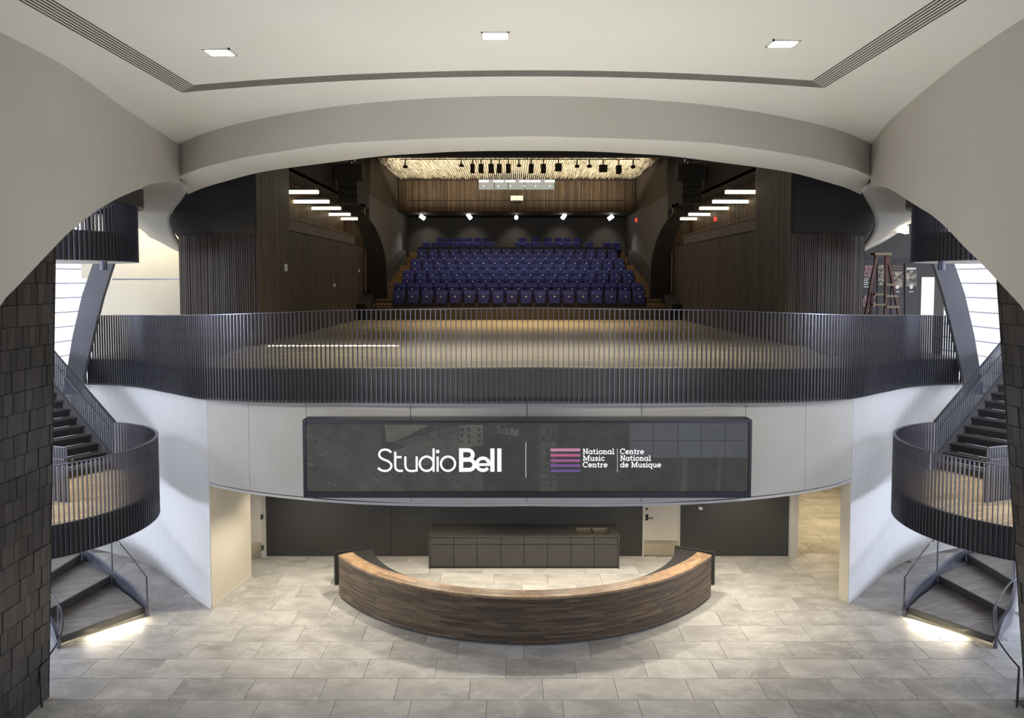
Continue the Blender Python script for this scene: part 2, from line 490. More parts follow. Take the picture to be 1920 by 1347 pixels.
# pale back door
door1 = empty('door_1', label='pale door with steel kickplate in the black wall', cat='door', kind='structure')
MB().box(xd0 + .03, xd1 - .03, KY - .02, KY + .03, .02, 2.2).build('door_leaf', M['door'], door1)
MB().box(xd0, xd0 + .028, KY - .035, KY + .05, 0, 2.25).box(xd1 - .028, xd1, KY - .035, KY + .05, 0, 2.25).build('door_frame', M['panel'], door1)
kp = MB().box(xd0 + .04, xd1 - .04, KY - .026, KY - .021, .03, .42).build('kickplate', M['steel'], door1); kp['label'] = 'brushed steel kickplate'
hd = MB(); hd.tube([(xd0 + .1, KY - .02, 1.02), (xd0 + .1, KY - .09, 1.02), (xd0 + .26, KY - .09, 1.02)], .014).box(xd0 + .07, xd0 + .14, KY - .03, KY - .02, .94, 1.1)
hd.build('door_handle', M['handrail'], door1)
lk = MB(); lk.add([(xd0 + .105 + .03 * math.cos(a * PI / 6), KY - .035, 1.24 + .03 * math.sin(a * PI / 6)) for a in range(12)] + [(xd0 + .105 + .03 * math.cos(a * PI / 6), KY - .02, 1.24 + .03 * math.sin(a * PI / 6)) for a in range(12)],
               [tuple(range(12))] + [(i, (i + 1) % 12, 12 + (i + 1) % 12, 12 + i) for i in range(12)])
lk.build('lock', M['reveal'], door1)
# small white box on the black wall
p = P(1313, 953, KY)
tag(MB().box(p.x - .045, p.x + .045, KY - .05, KY - .001, p.z - .035, p.z + .03).build('sensor_box', M['white_metal']), 'tiny white sensor box high on the black wall beside the pale door', 'sensor')
# soffit over the desk, hall floor slab
sof = MB()
ins = offset(cut(LINE, -6.5, 6.5), -0.12)
sof.prism([(p[0], p[1]) for p in ins] + [(6.7, KY + .2), (-6.7, KY + .2)], 2.83, 2.95)
tag(sof.build('ceiling_soffit', M['ceiling']), 'flat white soffit above the reception desk', 'ceiling', kind='structure')
# right: beige jamb and corridor
jx0, jx1 = xb, P(1492, 1046, KY).x
tag(MB().box(jx0, jx1, KY - .12, KY + .3, 0, 2.95).build('trim_1', M['panel']), 'pale jamb between the black wall and the corridor', 'jamb', kind='structure')
q0 = hit(1590, 1160, offset(LINE, -0.10)); q1 = q0 + Vector((-.07, .26, 0))
EDGE_R = (q0.x, q0.y)
mbx = MB(); mbx.prism([(q0.x - .012, q0.y + .004), (q0.x + .02, q0.y + .02), (q1.x + .14, q1.y + .14), (q1.x - .015, q1.y + .05)], 0, 2.72)
tag(mbx.build('trim_2', M['beige']), 'beige end face of the white curved wall beside the corridor', 'jamb', kind='structure')
cw = empty('wall_corridor', label='beige corridor walls past the reception area', cat='wall', kind='structure')
a0 = (11.2, 24.6)
MB().box(jx1 - .05, jx1 + .0, KY + .3, 26.4, 0, 2.95).build('wall_panel', M['beige'], cw)
MB().prism([(q1.x + .12, q1.y + .1), (q1.x + .3, q1.y + .1), (13.2, 26.4), (13.0, 26.4)], 0, 2.95).build('wall_panel', M['beige'], cw)
MB().box(jx1, 13.2, 26.4, 26.6, 0, 2.95).build('wall_panel', M['beige'], cw)
MB().box(jx1 - .1, 13.2, KY + .3, 26.6, 2.95, 3.0).build('ceiling_panel', M['ceiling'], cw)
# left: beige return wall, open door with kickplate, jamb
e0 = hit(397, 1167, offset(LINE, -0.10)); e1 = PZ(470, 1085, 0)
EDGE_L = (e0.x, e0.y)
lw = MB().prism([(e0.x + .025, e0.y - .02), (e1.x + .025, e1.y), (e1.x - .25, e1.y), (e0.x - .1, e0.y + .25), (e0.x + .0, e0.y + .02)], 0, 2.78)
tag(lw.build('wall_left_return', M['beige']), 'beige wall running back from the white curved wall at left', 'wall', kind='structure')
tag(MB().prism([(e0.x + .037, e0.y + .0), (e1.x + .037, e1.y), (e1.x + .026, e1.y), (e0.x + .026, e0.y + .0)], 0, .09).build('baseboard_left', M['panel']), 'low beige baseboard on the left return wall', 'baseboard', kind='structure')
door2 = empty('door_2', label='open pale door with steel kickplate at the left end of the black wall', cat='door', kind='structure')
d0 = P(470, 1065, KY - .1); d1 = P(492, 1060, KY - .02)
mm = Matrix.Translation((d1.x, KY - .05, 0)) @ Matrix.Rotation(math.radians(38), 4, 'Z')
MB().box(-.5, 0, -.025, .025, .02, 2.2, M=mm).build('door_leaf', M['door'], door2)
MB().box(-.48, -.02, -.031, -.026, .03, .42, M=mm).build('kickplate', M['steel'], door2)
for hz in (.25, 1.05, 1.9):
    MB().box(-.02, .035, -.06, -.026, hz - .06, hz + .06, M=mm).build('hinge', M['handrail'], door2)
MB().box(d1.x, xa + .0, KY - .06, KY + .06, 0, 2.95).build('door_frame', M['panel'], door2)
MB().box(-8.2, d1.x, KY + .62, KY + .72, 0, 2.95).build('door_recess', M['beige'], door2)

# counter with two steel sinks
CYF = 17.98
cx0 = P(804, 1077, CYF).x; cx1 = P(1161, 1077, CYF).x
ct = empty('back_counter', ((cx0 + cx1) / 2, CYF, 0), label='long black base cabinet against the black wall with twin sink', cat='counter')
w = (cx1 - cx0); hx = w / 2
def loc(o): return o
MB().box(-hx + .04, hx - .04, .05, KY - CYF - .005, .0, .63).build('body', M['black_lam'], ct)
MB().box(-hx, -hx + .035, .0, KY - CYF - .005, 0, .80).build('end_panel', M['black_lam'], ct)
MB().box(hx - .035, hx, .0, KY - CYF - .005, 0, .80).build('end_panel', M['black_lam'], ct)
n = 8; pw = (w - .08) / n
dm = MB().box(-pw / 2 + .006, pw / 2 - .006, 0, .045, .06, .60).mesh('cabinet_door', M['black_lam'])
fm = MB().box(-pw / 2 + .006, pw / 2 - .006, 0, .045, .615, .79).mesh('drawer_front', M['black_lam'])
for i in range(n):
    xx = -hx + .04 + pw * (i + .5)
    obj('cabinet_door', dm, ct, (xx, 0.005, 0)); obj('drawer_front', fm, ct, (xx, 0.005, 0))
sx0, sx1 = P(1080, 1010, 18.15).x - (cx0 + cx1) / 2, P(1143, 1010, 18.15).x - (cx0 + cx1) / 2
sy0, sy1 = .09, .56
top = MB()
for (ax, bx_, ay, by) in ((-hx - .01, sx0, -.02, KY - CYF - .005), (sx1, hx + .01, -.02, KY - CYF - .005), (sx0, sx1, -.02, sy0), (sx0, sx1, sy1, KY - CYF - .005)):
    top.box(ax, bx_, ay, by, .80, .835)
top.build('countertop', M['black_lam'], ct)
MB().box(-hx + .05, hx - .05, .03, .05, 0, .055).build('plinth', M['reveal'], ct)
sink = empty('double_sink', ((cx0 + cx1) / 2, CYF, 0), label='twin brushed steel sink basins set into the black counter', cat='sink')
for k in range(2):
    a = sx0 + (sx1 - sx0) * (0.02 + .5 * k); b = a + (sx1 - sx0) * .46
    s = MB(); ins_ = .03
    topr = [(a, sy0, .838), (b, sy0, .838), (b, sy1, .838), (a, sy1, .838)]
    botr = [(a + ins_, sy0 + ins_, .66), (b - ins_, sy0 + ins_, .66), (b - ins_, sy1 - ins_, .66), (a + ins_, sy1 - ins_, .66)]
    s.add(topr + botr, [(0, 1, 5, 4), (1, 2, 6, 5), (2, 3, 7, 6), (3, 0, 4, 7), (4, 5, 6, 7)])
    o = s.build('basin', M['sink'], sink, fix=False)
    sm = o.modifiers.new('thickness', 'SOLIDIFY'); sm.thickness = .006
    MB().lathe([(0, 0), (.04, 0), (.04, .006), (.03, .008), (0, .008)], 12, ((a + b) / 2, (sy0 + sy1) / 2, .66)).build('drain', M['reveal'], sink)

# =================================================================== reception desk
R0, HA = 5.0, math.radians(56)
dcy = 14.12 + R0
desk = empty('reception_desk', (0, 14.12, 0), label='long curved walnut reception desk with a pale oak top', cat='desk')
def arcp(r, a): return (r * math.sin(a), R0 - r * math.cos(a))
DH = 0.97
strips = MB(); nrow = 19; z0 = 0.05
for k in range(nrow):
    za = z0 + (DH - .045 - z0) * k / nrow; zb = z0 + (DH - .045 - z0) * (k + 1) / nrow
    a = -HA
    while a < HA - 1e-4:
        st = random.uniform(.05, .2); b = min(HA, a + st)
        if HA - b < .03: b = HA
        rr = R0 + random.uniform(0, .007); m_ = max(1, int((b - a) / .04))
        secs = []
        for i in range(m_ + 1):
            t = a + (b - a) * i / m_
            p0, p1 = arcp(rr, t), arcp(R0 - .06, t)
            secs.append([(p0[0], p0[1], za + .0015), (p0[0], p0[1], zb - .0015), (p1[0], p1[1], zb - .0015), (p1[0], p1[1], za + .0015)])
        strips.sweep(secs, random.random())
        a = b
so = strips.build('front_strips', M['walnut'], desk, fix=False); so['kind'] = 'stuff'; so['label'] = 'thin dark walnut strips laid in courses'
core = MB(); core.sweep([[(*arcp(R0 - .061, t), 0.04), (*arcp(R0 - .061, t), DH - .05), (*arcp(R0 - .30, t), DH - .05), (*arcp(R0 - .30, t), 0.04)] for t in [-HA + .006 + (2 * HA - .012) * i / 64 for i in range(65)]])
core.build('core', M['black_lam'], desk)
nst = 5
for k in range(nst):
    ra = R0 + .012 - .33 * k / nst; rb = R0 + .012 - .33 * (k + 1) / nst + .003
    tm = MB(); a = -HA
    while a < HA - 1e-4:
        b = min(HA, a + random.uniform(.12, .4))
        if HA - b < .06: b = HA
        m_ = max(2, int((b - a) / .035)); dz = random.uniform(0, .003)
        tm.sweep([[(*arcp(ra, t), DH - .044), (*arcp(ra, t), DH + dz), (*arcp(rb, t), DH + dz), (*arcp(rb, t), DH - .044)] for t in [a + .0006 + (b - a - .0012) * i / m_ for i in range(m_ + 1)]], random.random())
        a = b
    tm.build('top_strip', M['oak_top'], desk, fix=False)
ws = MB(); H2 = HA + .14
ws.sweep([[(*arcp(R0 - .31, t), .70), (*arcp(R0 - .31, t), .74), (*arcp(R0 - .72 - .3 * (t / H2) ** 4, t), .74), (*arcp(R0 - .72 - .3 * (t / H2) ** 4, t), .70)] for t in [-H2 + 2 * H2 * i / 64 for i in range(65)]])
ws.build('work_surface', M['desk_black'], desk)
for sgn in (-1, 1):
    p0 = arcp(R0 - .12, sgn * (HA + .142)); p1 = arcp(R0 - 1.04, sgn * (HA + .142))
    tv = Vector((math.cos(sgn * HA), math.sin(sgn * HA))) * .07 * sgn
    pe = MB().prism([p0, p1, (p1[0] + tv.x, p1[1] + tv.y), (p0[0] + tv.x, p0[1] + tv.y)], 0, .775)
    pe.build('end_panel', M['desk_black'], desk)
kk = MB(); kk.sweep([[(*arcp(R0 - .08, t), 0), (*arcp(R0 - .08, t), .05), (*arcp(R0 - .14, t), .05), (*arcp(R0 - .14, t), 0)] for t in [-HA + 2 * HA * i / 64 for i in range(65)]])
kk.build('plinth', M['reveal'], desk)
for k in (-.66, -.33, 0, .33, .66):
    p0, p1 = arcp(R0 - .32, k), arcp(R0 - .68, k)
    tv = Vector((math.cos(k), math.sin(k))) * .02
    MB().prism([(p0[0] - tv.x, p0[1] - tv.y), (p0[0] + tv.x, p0[1] + tv.y), (p1[0] + tv.x, p1[1] + tv.y), (p1[0] - tv.x, p1[1] - tv.y)], 0, .70).build('support_panel', M['black_lam'], desk)

# =================================================================== balcony front: fascia panels
fas = empty('wall_fascia', label='curved beige panel fascia under the balcony railing, behind the screen', cat='wall', kind='structure')
FL = offset(LINE, -0.10)
FB = [(0, 2.87), (6.5, 2.76)]
seams = [384, 466, 574, 770, 988, 1203, 1398, 1511, 1593]
sx = [hit(q, 780, FL).x for q in seams]
sx[0] = e0.x; sx[-1] = q0.x
for a, b in zip(sx, sx[1:]):
    seg = resample(cut(FL, a + .006, b - .006), n=12)
    wall_strip(MB(), seg, lambda i: interp(FB, abs(seg[i][0])) + .02, lambda i: 4.86, -.05).build('fascia_panel', M['panel'], fas)
segb = resample(cut(offset(FL, -.055), sx[0], sx[-1]), n=60)
wall_strip(MB(), segb, lambda i: interp(FB, abs(segb[i][0])), 5.0, -.1).build('backing', M['reveal'], fas)
seg2 = resample(cut(FL, sx[0], sx[-1]), n=60)
o = wall_strip(MB(), seg2, lambda i: interp(FB, abs(seg2[i][0])) - .05, lambda i: interp(FB, abs(seg2[i][0])) - .002, -.2).build('edge_trim', M['white_metal'], fas)
# narrow recessed relief panels above and under the screen
for a, b in list(zip(sx, sx[1:]))[2:6]:
    for za, zb in ((4.60, 4.77), (2.93, 3.05)):
        seg = resample(cut(offset(FL, .012), a + .06, b - .06), n=10)
        wall_strip(MB(), seg, za, zb, -.02).build('relief_panel', M['panel'], fas)

# white curved side walls
for nm, edge, side in (('wall_left', e0.x, -1), ('wall_right', q0.x, 1)):
    xs = (-11.9, edge - .002) if side < 0 else (edge + .002, 11.9)
    seg = resample(cut(FL, *xs), step=.15)
    o = wall_strip(MB(), seg, 0.0, lambda i: rail_z(seg[i][0]) - 1.70, -.03).build(nm, M['whitewall'])
    smooth_angle(o)
    tag(o, 'tall white S-curved wall beside the %s staircase' % ('left' if side < 0 else 'right'), 'wall', kind='structure')
    bs_ = resample(cut(offset(FL, .012), *xs), step=.2)
    o = wall_strip(MB(), bs_, 0.0, .10, -.012).build('baseboard_left_curve' if side < 0 else 'baseboard_right_curve', M['whitewall'])
    tag(o, 'white skirting at the foot of the %s curved wall' % ('left' if side < 0 else 'right'), 'baseboard', kind='structure')

# =================================================================== balcony slab edge, floor and railing
rl = empty('balcony_railing', (0, 13.8, FLOOR2), label='long dark curved picket railing along the balcony edge', cat='railing')
def rel(mb, base):
    mb.v = [(v[0] - base[0], v[1] - base[1], v[2] - base[2]) for v in mb.v]; return mb
RB = (0, 13.8, FLOOR2)
RLINE = cut(LINE, -11.3, 11.3)
sl = resample(RLINE, step=.2)
o = rel(wall_strip(MB(), offset(sl, -.02), lambda i: rail_z(sl[i][0]) - 1.75, lambda i: rail_z(sl[i][0]) - 1.13, -.14), RB).build('slab_edge', M['slab'], rl)
smooth_angle(o)
def bar(mb, poly, zf, w, h):
    a, b = offset(poly, w / 2), offset(poly, -w / 2)
    return mb.sweep([[(p[0], p[1], zf(p[0]) - h), (p[0], p[1], zf(p[0])), (q[0], q[1], zf(q[0])), (q[0], q[1], zf(q[0]) - h)] for p, q in zip(a, b)])
o = rel(bar(MB(), offset(sl, .03), rail_z, .06, .012), RB).build('top_rail', M['rail'], rl); smooth_angle(o)
o = rel(bar(MB(), offset(sl, .03), lambda x: rail_z(x) - 1.765, .07, .012), RB).build('bottom_rail', M['rail'], rl); smooth_angle(o)
pk = MB().box(-.006, .006, -.022, .022, -1.767, -.012).mesh('picket', M['rail'])
pts = resample(offset(RLINE, .03), n=275)
for p, t in zip(pts, tangents(pts)):
    obj('picket', pk, rl, (p[0] - RB[0], p[1] - RB[1], rail_z(p[0]) - RB[2]), math.atan2(t.y, t.x))
print('PICKETS', len(pts))
# upper floor
fl = MB(); rows = []
for i in range(61):
    x = -11.6 + 23.2 * i / 60
    yl = line_y(x) + .15; row = []
    for k in range(25):
        yy = yl + (31.2 - yl) * (k / 24) ** 1.3
        t = max(0, min(1, (yy - yl) / 3.0)); t = t * t * (3 - 2 * t)
        row.append((x, yy, FLOOR2 + (rail_z(x) - 6.58) * (1 - t * (1 if abs(x) < 7 else .0))))
    rows.append(row)
fl.grid(rows)
o = fl.build('floor_stage', M['stage_floor'], smooth=True); tag(o, 'oak board floor of the stage behind the balcony railing', 'floor', kind='structure')
sm = o.modifiers.new('thickness', 'SOLIDIFY'); sm.thickness = .25; sm.offset = -1

# =================================================================== screen
SY = 13.55
sc0 = P(567, 790, SY); sc1 = P(1408, 935, SY)
x0, x1, zt_, zb_ = sc0.x, sc1.x, P(987, 788, SY).z, P(987, 934, SY).z
scr = empty('video_screen', ((x0 + x1) / 2, SY, zb_), label='wide dark video screen with white lettering on the beige fascia', cat='screen')
SB = ((x0 + x1) / 2, SY, zb_)
bw = .075
rel(MB().box(x0, x1, SY + .06, SY + .36, zb_, zt_), SB).build('housing', M['frame'], scr)
for nm_, q in (('top_bezel', (x0, x1, SY, SY + .06, zt_ - .035, zt_)), ('bottom_bezel', (x0, x1, SY, SY + .06, zb_, zb_ + .11)),
               ('side_bezel', (x0, x0 + bw * .7, SY, SY + .06, zb_ + .11, zt_ - .035)), ('side_bezel', (x1 - bw * .6, x1, SY, SY + .06, zb_ + .11, zt_ - .035))):
    rel(MB().box(*q), SB).build(nm_, M['frame'], scr)
rel(MB().add([(x0, SY + .06, zt_ - .034), (x1, SY + .06, zt_ - .034), (x1, SY + .055, zt_ - .1), (x0, SY + .055, zt_ - .1)], [(0, 1, 2, 3)]), SB).build('top_reveal', M['frame'], scr)
# picture on the display: dim aerial view of a street and buildings
pm = bpy.data.materials.new('display_picture'); pm.use_nodes = True
k = NT(pm); bs = k.n['Principled BSDF']
bs.inputs['Roughness'].default_value = 0.015; bs.inputs['Base Color'].default_value = (.02, .02, .02, 1)
tc = k.node('ShaderNodeTexCoord')
at = k.node('ShaderNodeAttribute', attribute_name='tint')
n1 = k.node('ShaderNodeTexNoise', i_Scale=3.0, i_Detail=8.0, i_Roughness=.7)
k.link(tc.outputs['Object'], n1.inputs['Vector'])
mr = k.node('ShaderNodeMapRange'); mr.inputs['From Min'].default_value = .3; mr.inputs['From Max'].default_value = .7; mr.inputs['To Min'].default_value = .66; mr.inputs['To Max'].default_value = 1.1
k.link(n1.outputs['Fac'], mr.inputs['Value'])
ml = k.node('ShaderNodeMath', operation='MULTIPLY'); k.link(mr.outputs[0], ml.inputs[0]); k.link(at.outputs['Fac'], ml.inputs[1])
bs.inputs['Emission Color'].default_value = (.92, .94, .82, 1)
k.link(ml.outputs[0], bs.inputs['Emission Strength'])
M['display'] = pm
DY = SY + .05
def Q(px, py, e=0.0):
    v = P(px, py, DY - e); return (v.x - SB[0], v.y - SB[1], v.z - SB[2])
dsp = MB()
def poly(pts, val, e):
    dsp.add([Q(a, b, e) for a, b in pts], [tuple(range(len(pts)))], val)
poly([(572, 793), (1405, 793), (1405, 925), (572, 925)], .043, 0)
E = .0006
poly([(574, 797), (700, 797), (715, 880), (800, 923), (574, 923)], .056, E)          # street
poly([(574, 812), (640, 835), (760, 923), (690, 923), (574, 860)], .066, 2 * E)
poly([(700, 797), (712, 797), (716, 845), (703, 845)], .062, 2 * E)
poly([(721, 797), (806, 797), (740, 829), (725, 829)], .10, 2 * E)                   # pale sky gap
poly([(740, 830), (860, 797), (910, 797), (860, 830), (770, 845)], .062, 2 * E)      # crowd edge
poly([(735, 845), (860, 812), (862, 860), (740, 884)], .074, 3 * E)
poly([(860, 797), (905, 797), (905, 835), (862, 842)], .095, 3 * E)                  # white building
for bx_ in (863, 876, 895):
    for by in (803, 814, 825):
        poly([(bx_, by), (bx_ + 6, by - 1), (bx_ + 6, by + 6), (bx_, by + 7)], .05, 4 * E)
poly([(735, 886), (905, 884), (905, 922), (790, 922)], .058, 2 * E)
for i in range(260):                                                                   # the crowd
    bx_ = random.uniform(735, 903); lo = 850 + (bx_ - 735) * .06
    by = random.choice((random.uniform(lo, 920), random.uniform(800, 835) if bx_ > 770 else 890))
    wv = random.uniform(.8, 1.8); hv = random.uniform(2, 5)
    poly([(bx_, by), (bx_ + wv, by), (bx_ + wv, by + hv), (bx_, by + hv)], random.choice((.034, .04, .085)), 5 * E)
for cx_, cy_ in ((582, 870), (590, 880), (620, 906), (625, 908), (592, 826), (603, 853), (706, 900), (650, 862)):
    poly([(cx_ - 6, cy_ - 3), (cx_ + 4, cy_ - 1), (cx_ + 7, cy_ + 4), (cx_ - 3, cy_ + 3)], random.choice((.09, .075, .045)), 4 * E)
poly([(1009, 796), (1046, 796), (1045, 922), (1009, 922)], .056, E)                  # brick tower
for by in range(806, 918, 12):
    for bx_ in (1016, 1024, 1035):
        poly([(bx_, by), (bx_ + 6, by + 1), (bx_ + 6, by + 8), (bx_, by + 7)], random.choice((.04, .08, .07)), 2 * E)
poly([(1046, 803), (1160, 850), (1160, 852), (1046, 805)], .055, E)
poly([(1110, 822), (1180, 797), (1181, 799), (1111, 824)], .055, E)
for bx_ in range(1126, 1180, 5):
    poly([(bx_, 880), (bx_ + 1, 880), (bx_ - 1, 922), (bx_ - 2, 922)], .058, E)
poly([(1281, 860), (1289, 860), (1288, 922), (1276, 922)], .06, E)
poly([(1348, 860), (1354, 860), (1350, 922), (1341, 922)], .06, E)
dsp.build('display', M['display'], scr, fix=False)

# lettering
def ribbon(mb, pts, w, closed=False):
    n = len(pts); L, R_ = [], []
    for i in range(n):
        if closed:
            a, b = pts[(i - 1) % n], pts[(i + 1) % n]
        else:
            a, b = pts[max(i - 1, 0)], pts[min(i + 1, n - 1)]
        def un(u, v):
            dx, dy = v[0] - u[0], v[1] - u[1]; l = math.hypot(dx, dy) or 1; return dx / l, dy / l
        t1 = un(a, pts[i]) if (closed or i > 0) else un(pts[i], b)
        t2 = un(pts[i], b) if (closed or i < n - 1) else t1
        nx, ny = -(t1[1] + t2[1]), t1[0] + t2[0]
        l = math.hypot(nx, ny) or 1; nx /= l; ny /= l
        c = max(.45, nx * -t1[1] + ny * t1[0])
        L.append((pts[i][0] + nx * w / 2 / c, pts[i][1] + ny * w / 2 / c)); R_.append((pts[i][0] - nx * w / 2 / c, pts[i][1] - ny * w / 2 / c))
    b0 = len(mb.v)
    return L, R_
def ribbon_mesh(mb, pts, w, place, closed=False):
    L, R_ = ribbon(mb, pts, w, closed)
    n = len(pts); b0 = len(mb.v)
    mb.v += [place(*p) for p in L] + [place(*p) for p in R_]
    for i in range(n if closed else n - 1):
        j = (i + 1) % n
        mb.face((b0 + i, b0 + j, b0 + n + j, b0 + n + i))
def arc(cx, cy, rx, ry, a0, a1, n=20):
    return [(cx + rx * math.cos(math.radians(a0 + (a1 - a0) * i / n)), cy + ry * math.sin(math.radians(a0 + (a1 - a0) * i / n))) for i in range(n + 1)]
M['text_white'] = emit('text_white', (1, 1, 1, 1), .98)
def glyph_obj(strokes, mname, place, parent, name='letter', label=None):
    mb = MB()
    for st in strokes: ribbon_mesh(mb, st[0], st[1], place, st[2] if len(st) > 2 else False)
    o = mb.build(name, M[mname], parent, fix=False)
    if label: o['label'] = label
    return o
TQ = lambda e: (lambda x, y: Q(x, y, e))
T1 = TQ(.006)
lw_ = 4.1; bw_ = 7.9
S = catmull([(733.5, 849), (728.5, 844.8), (721.5, 843.4), (715, 845.3), (711.2, 850.4), (711.8, 856), (716, 860.3), (723, 863.3), (729.8, 866.8), (733.7, 872), (732.8, 878), (728, 882.2), (721.5, 883.5), (714, 881.8), (708.8, 877.6)], 4)
letters = [('S', [(S, lw_)]),
    ('t', [(catmull([(741, 847.5), (741, 860), (741, 873), (742.2, 879.5), (746.5, 883), (752, 883.4), (755.5, 882.8)], 4), lw_), ([(741, 857.6), (753, 857.6)], lw_)]),
    ('u', [(catmull([(760, 856.2), (760, 866), (760.2, 874.5), (763, 880.8), (769, 883.5), (776, 883.4), (781.3, 882.4)], 4), lw_), ([(781.3, 856.2), (781.3, 884.4)], lw_)]),
    ('d', [(arc(800, 870, 13, 13.4, 0, 342, 32), lw_, True), ([(813, 841.3), (813, 885)], lw_)]),
    ('i', [([(820.6, 856.4), (820.6, 885)], lw_), ([(820.6, 844.2), (820.6, 850)], 6.0)]),
    ('o', [(arc(840, 870, 13.3, 13.4, 0, 348, 32), lw_, True)]),
    ('B', [([(864.6, 841), (864.6, 885.3)], bw_), ([(864, 844.6)] + arc(877.5, 853.2, 9, 8.6, -90, 90, 12) + [(864, 861.8)], 7.2), ([(864, 862.8)] + arc(879.5, 872, 10, 9.4, -90, 90, 12) + [(864, 881.6)], 7.4)]),
    ('e', [([(894, 871.6), (919, 871.6)], 5.2), (arc(905.5, 871, 11.6, 11.4, -4, -322, 28), 6.4)]),
    ('l', [([(923.3, 841.2), (923.3, 885)], bw_)]),
    ('l', [([(936.2, 841.2), (936.2, 885)], bw_)])]
for nm_, st in letters: glyph_obj(st, 'text_white', T1, scr)
M['text_grey'] = emit('text_grey', (1, 1, .95, 1), .55)
glyph_obj([([(986, 829.7), (986, 896)], 1.3)], 'text_grey', T1, scr, 'divider_line')
glyph_obj([([(1157.6, 841.6), (1157.6, 886)], 1.0)], 'text_grey', T1, scr, 'divider_line')
for i, (ya, yb, c) in enumerate(((841.3, 846.8, (203, 132, 168)), (851.6, 856.6, (186, 90, 138)), (861.6, 866.6, (152, 80, 142)), (871.1, 876.1, (120, 74, 148)), (881, 885.6, (100, 74, 150)))):
    M['bar%d' % i] = emit('logo_bar_%d' % i, rgb(*c), .86)
    glyph_obj([([(1032.2, (ya + yb) / 2), (1088, (ya + yb) / 2)], yb - ya)], 'bar%d' % i, T1, scr, 'logo_bar')
SER = {
 'N': (.98, [[(.18, 1), (.18, 0)], [(.79, 1), (.79, 0)], [(.16, 1), (.80, 0)], [(0, .94), (.2, .94)], [(0, .06), (.37, .06)], [(.6, .94), (.98, .94)]]),
 'M': (1.2, [[(.18, 1), (.18, 0)], [(1.02, 1), (1.02, 0)], [(.18, 1), (.6, .15), (1.02, 1)], [(0, .94), (.2, .94)], [(0, .06), (.37, .06)], [(1.0, .94), (1.2, .94)], [(.83, .06), (1.2, .06)]]),
 'C': (.92, [arc(.47, .5, .42, .46, 40, 320, 18), [(.82, .98), (.82, .68)]]),
 'a': (.78, [arc(.34, .34, .28, .3, 0, 342, 16) + [(.62, .34)], [(.63, .68), (.63, 0)], [(.6, .06), (.78, .06)]]),
 't': (.5, [catmull([(.2, .92), (.2, .5), (.2, .2), (.3, .06), (.48, .08)], 3), [(0, .62), (.44, .62)]]),
 'i': (.42, [[(.21, .68), (.21, 0)], [(.03, .62), (.24, .62)], [(0, .06), (.42, .06)], [(.21, .84), (.21, 1.0)]]),
 'l': (.42, [[(.21, 1), (.21, 0)], [(.03, .94), (.24, .94)], [(0, .06), (.42, .06)]]),
 'o': (.74, [arc(.37, .34, .3, .3, 0, 342, 16) + [(.67, .34)]]),
 'n': (.82, [[(.18, .68), (.18, 0)], catmull([(.18, .42), (.3, .58), (.45, .62), (.6, .5), (.62, .3), (.62, 0)], 3), [(.02, .62), (.2, .62)], [(0, .06), (.36, .06)], [(.46, .06), (.82, .06)]]),
 'u': (.8, [catmull([(.17, .68), (.17, .3), (.25, .08), (.42, .05), (.6, .22)], 3), [(.62, .68), (.62, 0)], [(0, .62), (.18, .62)], [(.46, .62), (.63, .62)], [(.62, .06), (.8, .06)]]),
 's': (.56, [catmull([(.48, .5), (.4, .62), (.25, .63), (.1, .54), (.12, .42), (.28, .35), (.45, .27), (.46, .13), (.32, .04), (.16, .05), (.06, .17)], 3)]),
 'c': (.66, [arc(.37, .34, .3, .3, 42, 322, 14)]),
 'e': (.72, [arc(.37, .34, .3, .3, 0, 318, 16), [(.07, .35), (.68, .35)]]),
 'r': (.56, [[(.18, .68), (.18, 0)], catmull([(.18, .38), (.28, .55), (.4, .62), (.54, .6)], 3), [(.02, .62), (.2, .62)], [(0, .06), (.38, .06)]]),
 'd': (.78, [arc(.34, .34, .28, .3, 0, 342, 16) + [(.62, .34)], [(.63, 1), (.63, 0)], [(.47, .94), (.64, .94)], [(.6, .06), (.78, .06)]]),
 'q': (.78, [arc(.34, .34, .28, .3, 0, 342, 16) + [(.62, .34)], [(.63, .68), (.63, -.28)], [(.48, -.24), (.8, -.24)]]),
 ' ': (.42, [])}
def serif_text(txt, xa, xb, base, cap, parent, wgt=.17):
    tot = sum(SER[c][0] for c in txt) + .06 * (len(txt) - 1)
    kx = (xb - xa) / tot; x = xa
    for c in txt:
        w_, sts = SER[c]
        if sts:
            ss = [([(x + a * kx, base - b * cap) for a, b in st], wgt * cap) for st in sts]
            glyph_obj(ss, 'text_white', T1, parent)
        x += (w_ + .06) * kx
for txt, a, b, y_ in (('National', 1093, 1152, 851.8), ('Music', 1093, 1134, 864.3), ('Centre', 1093, 1139, 876.6),
                      ('Centre', 1163, 1207.3, 851.8), ('National', 1163, 1220.5, 864.3), ('de Musique', 1163, 1239.5, 876.6)):
    serif_text(txt, a, b, y_, 9.9, scr)
# the same name again, faint and slanted, on the building in the picture
M['text_faint'] = emit('text_faint', (.92, .94, .84, 1), .10)
def slant(x, y):
    u = (x - 708) / 232.0; return Q(931 + u * 41, 797.5 + (y - 841) * .32 + u * 7, .004)
for nm_, st in letters: glyph_obj(st, 'text_faint', slant, scr, 'picture_letter')

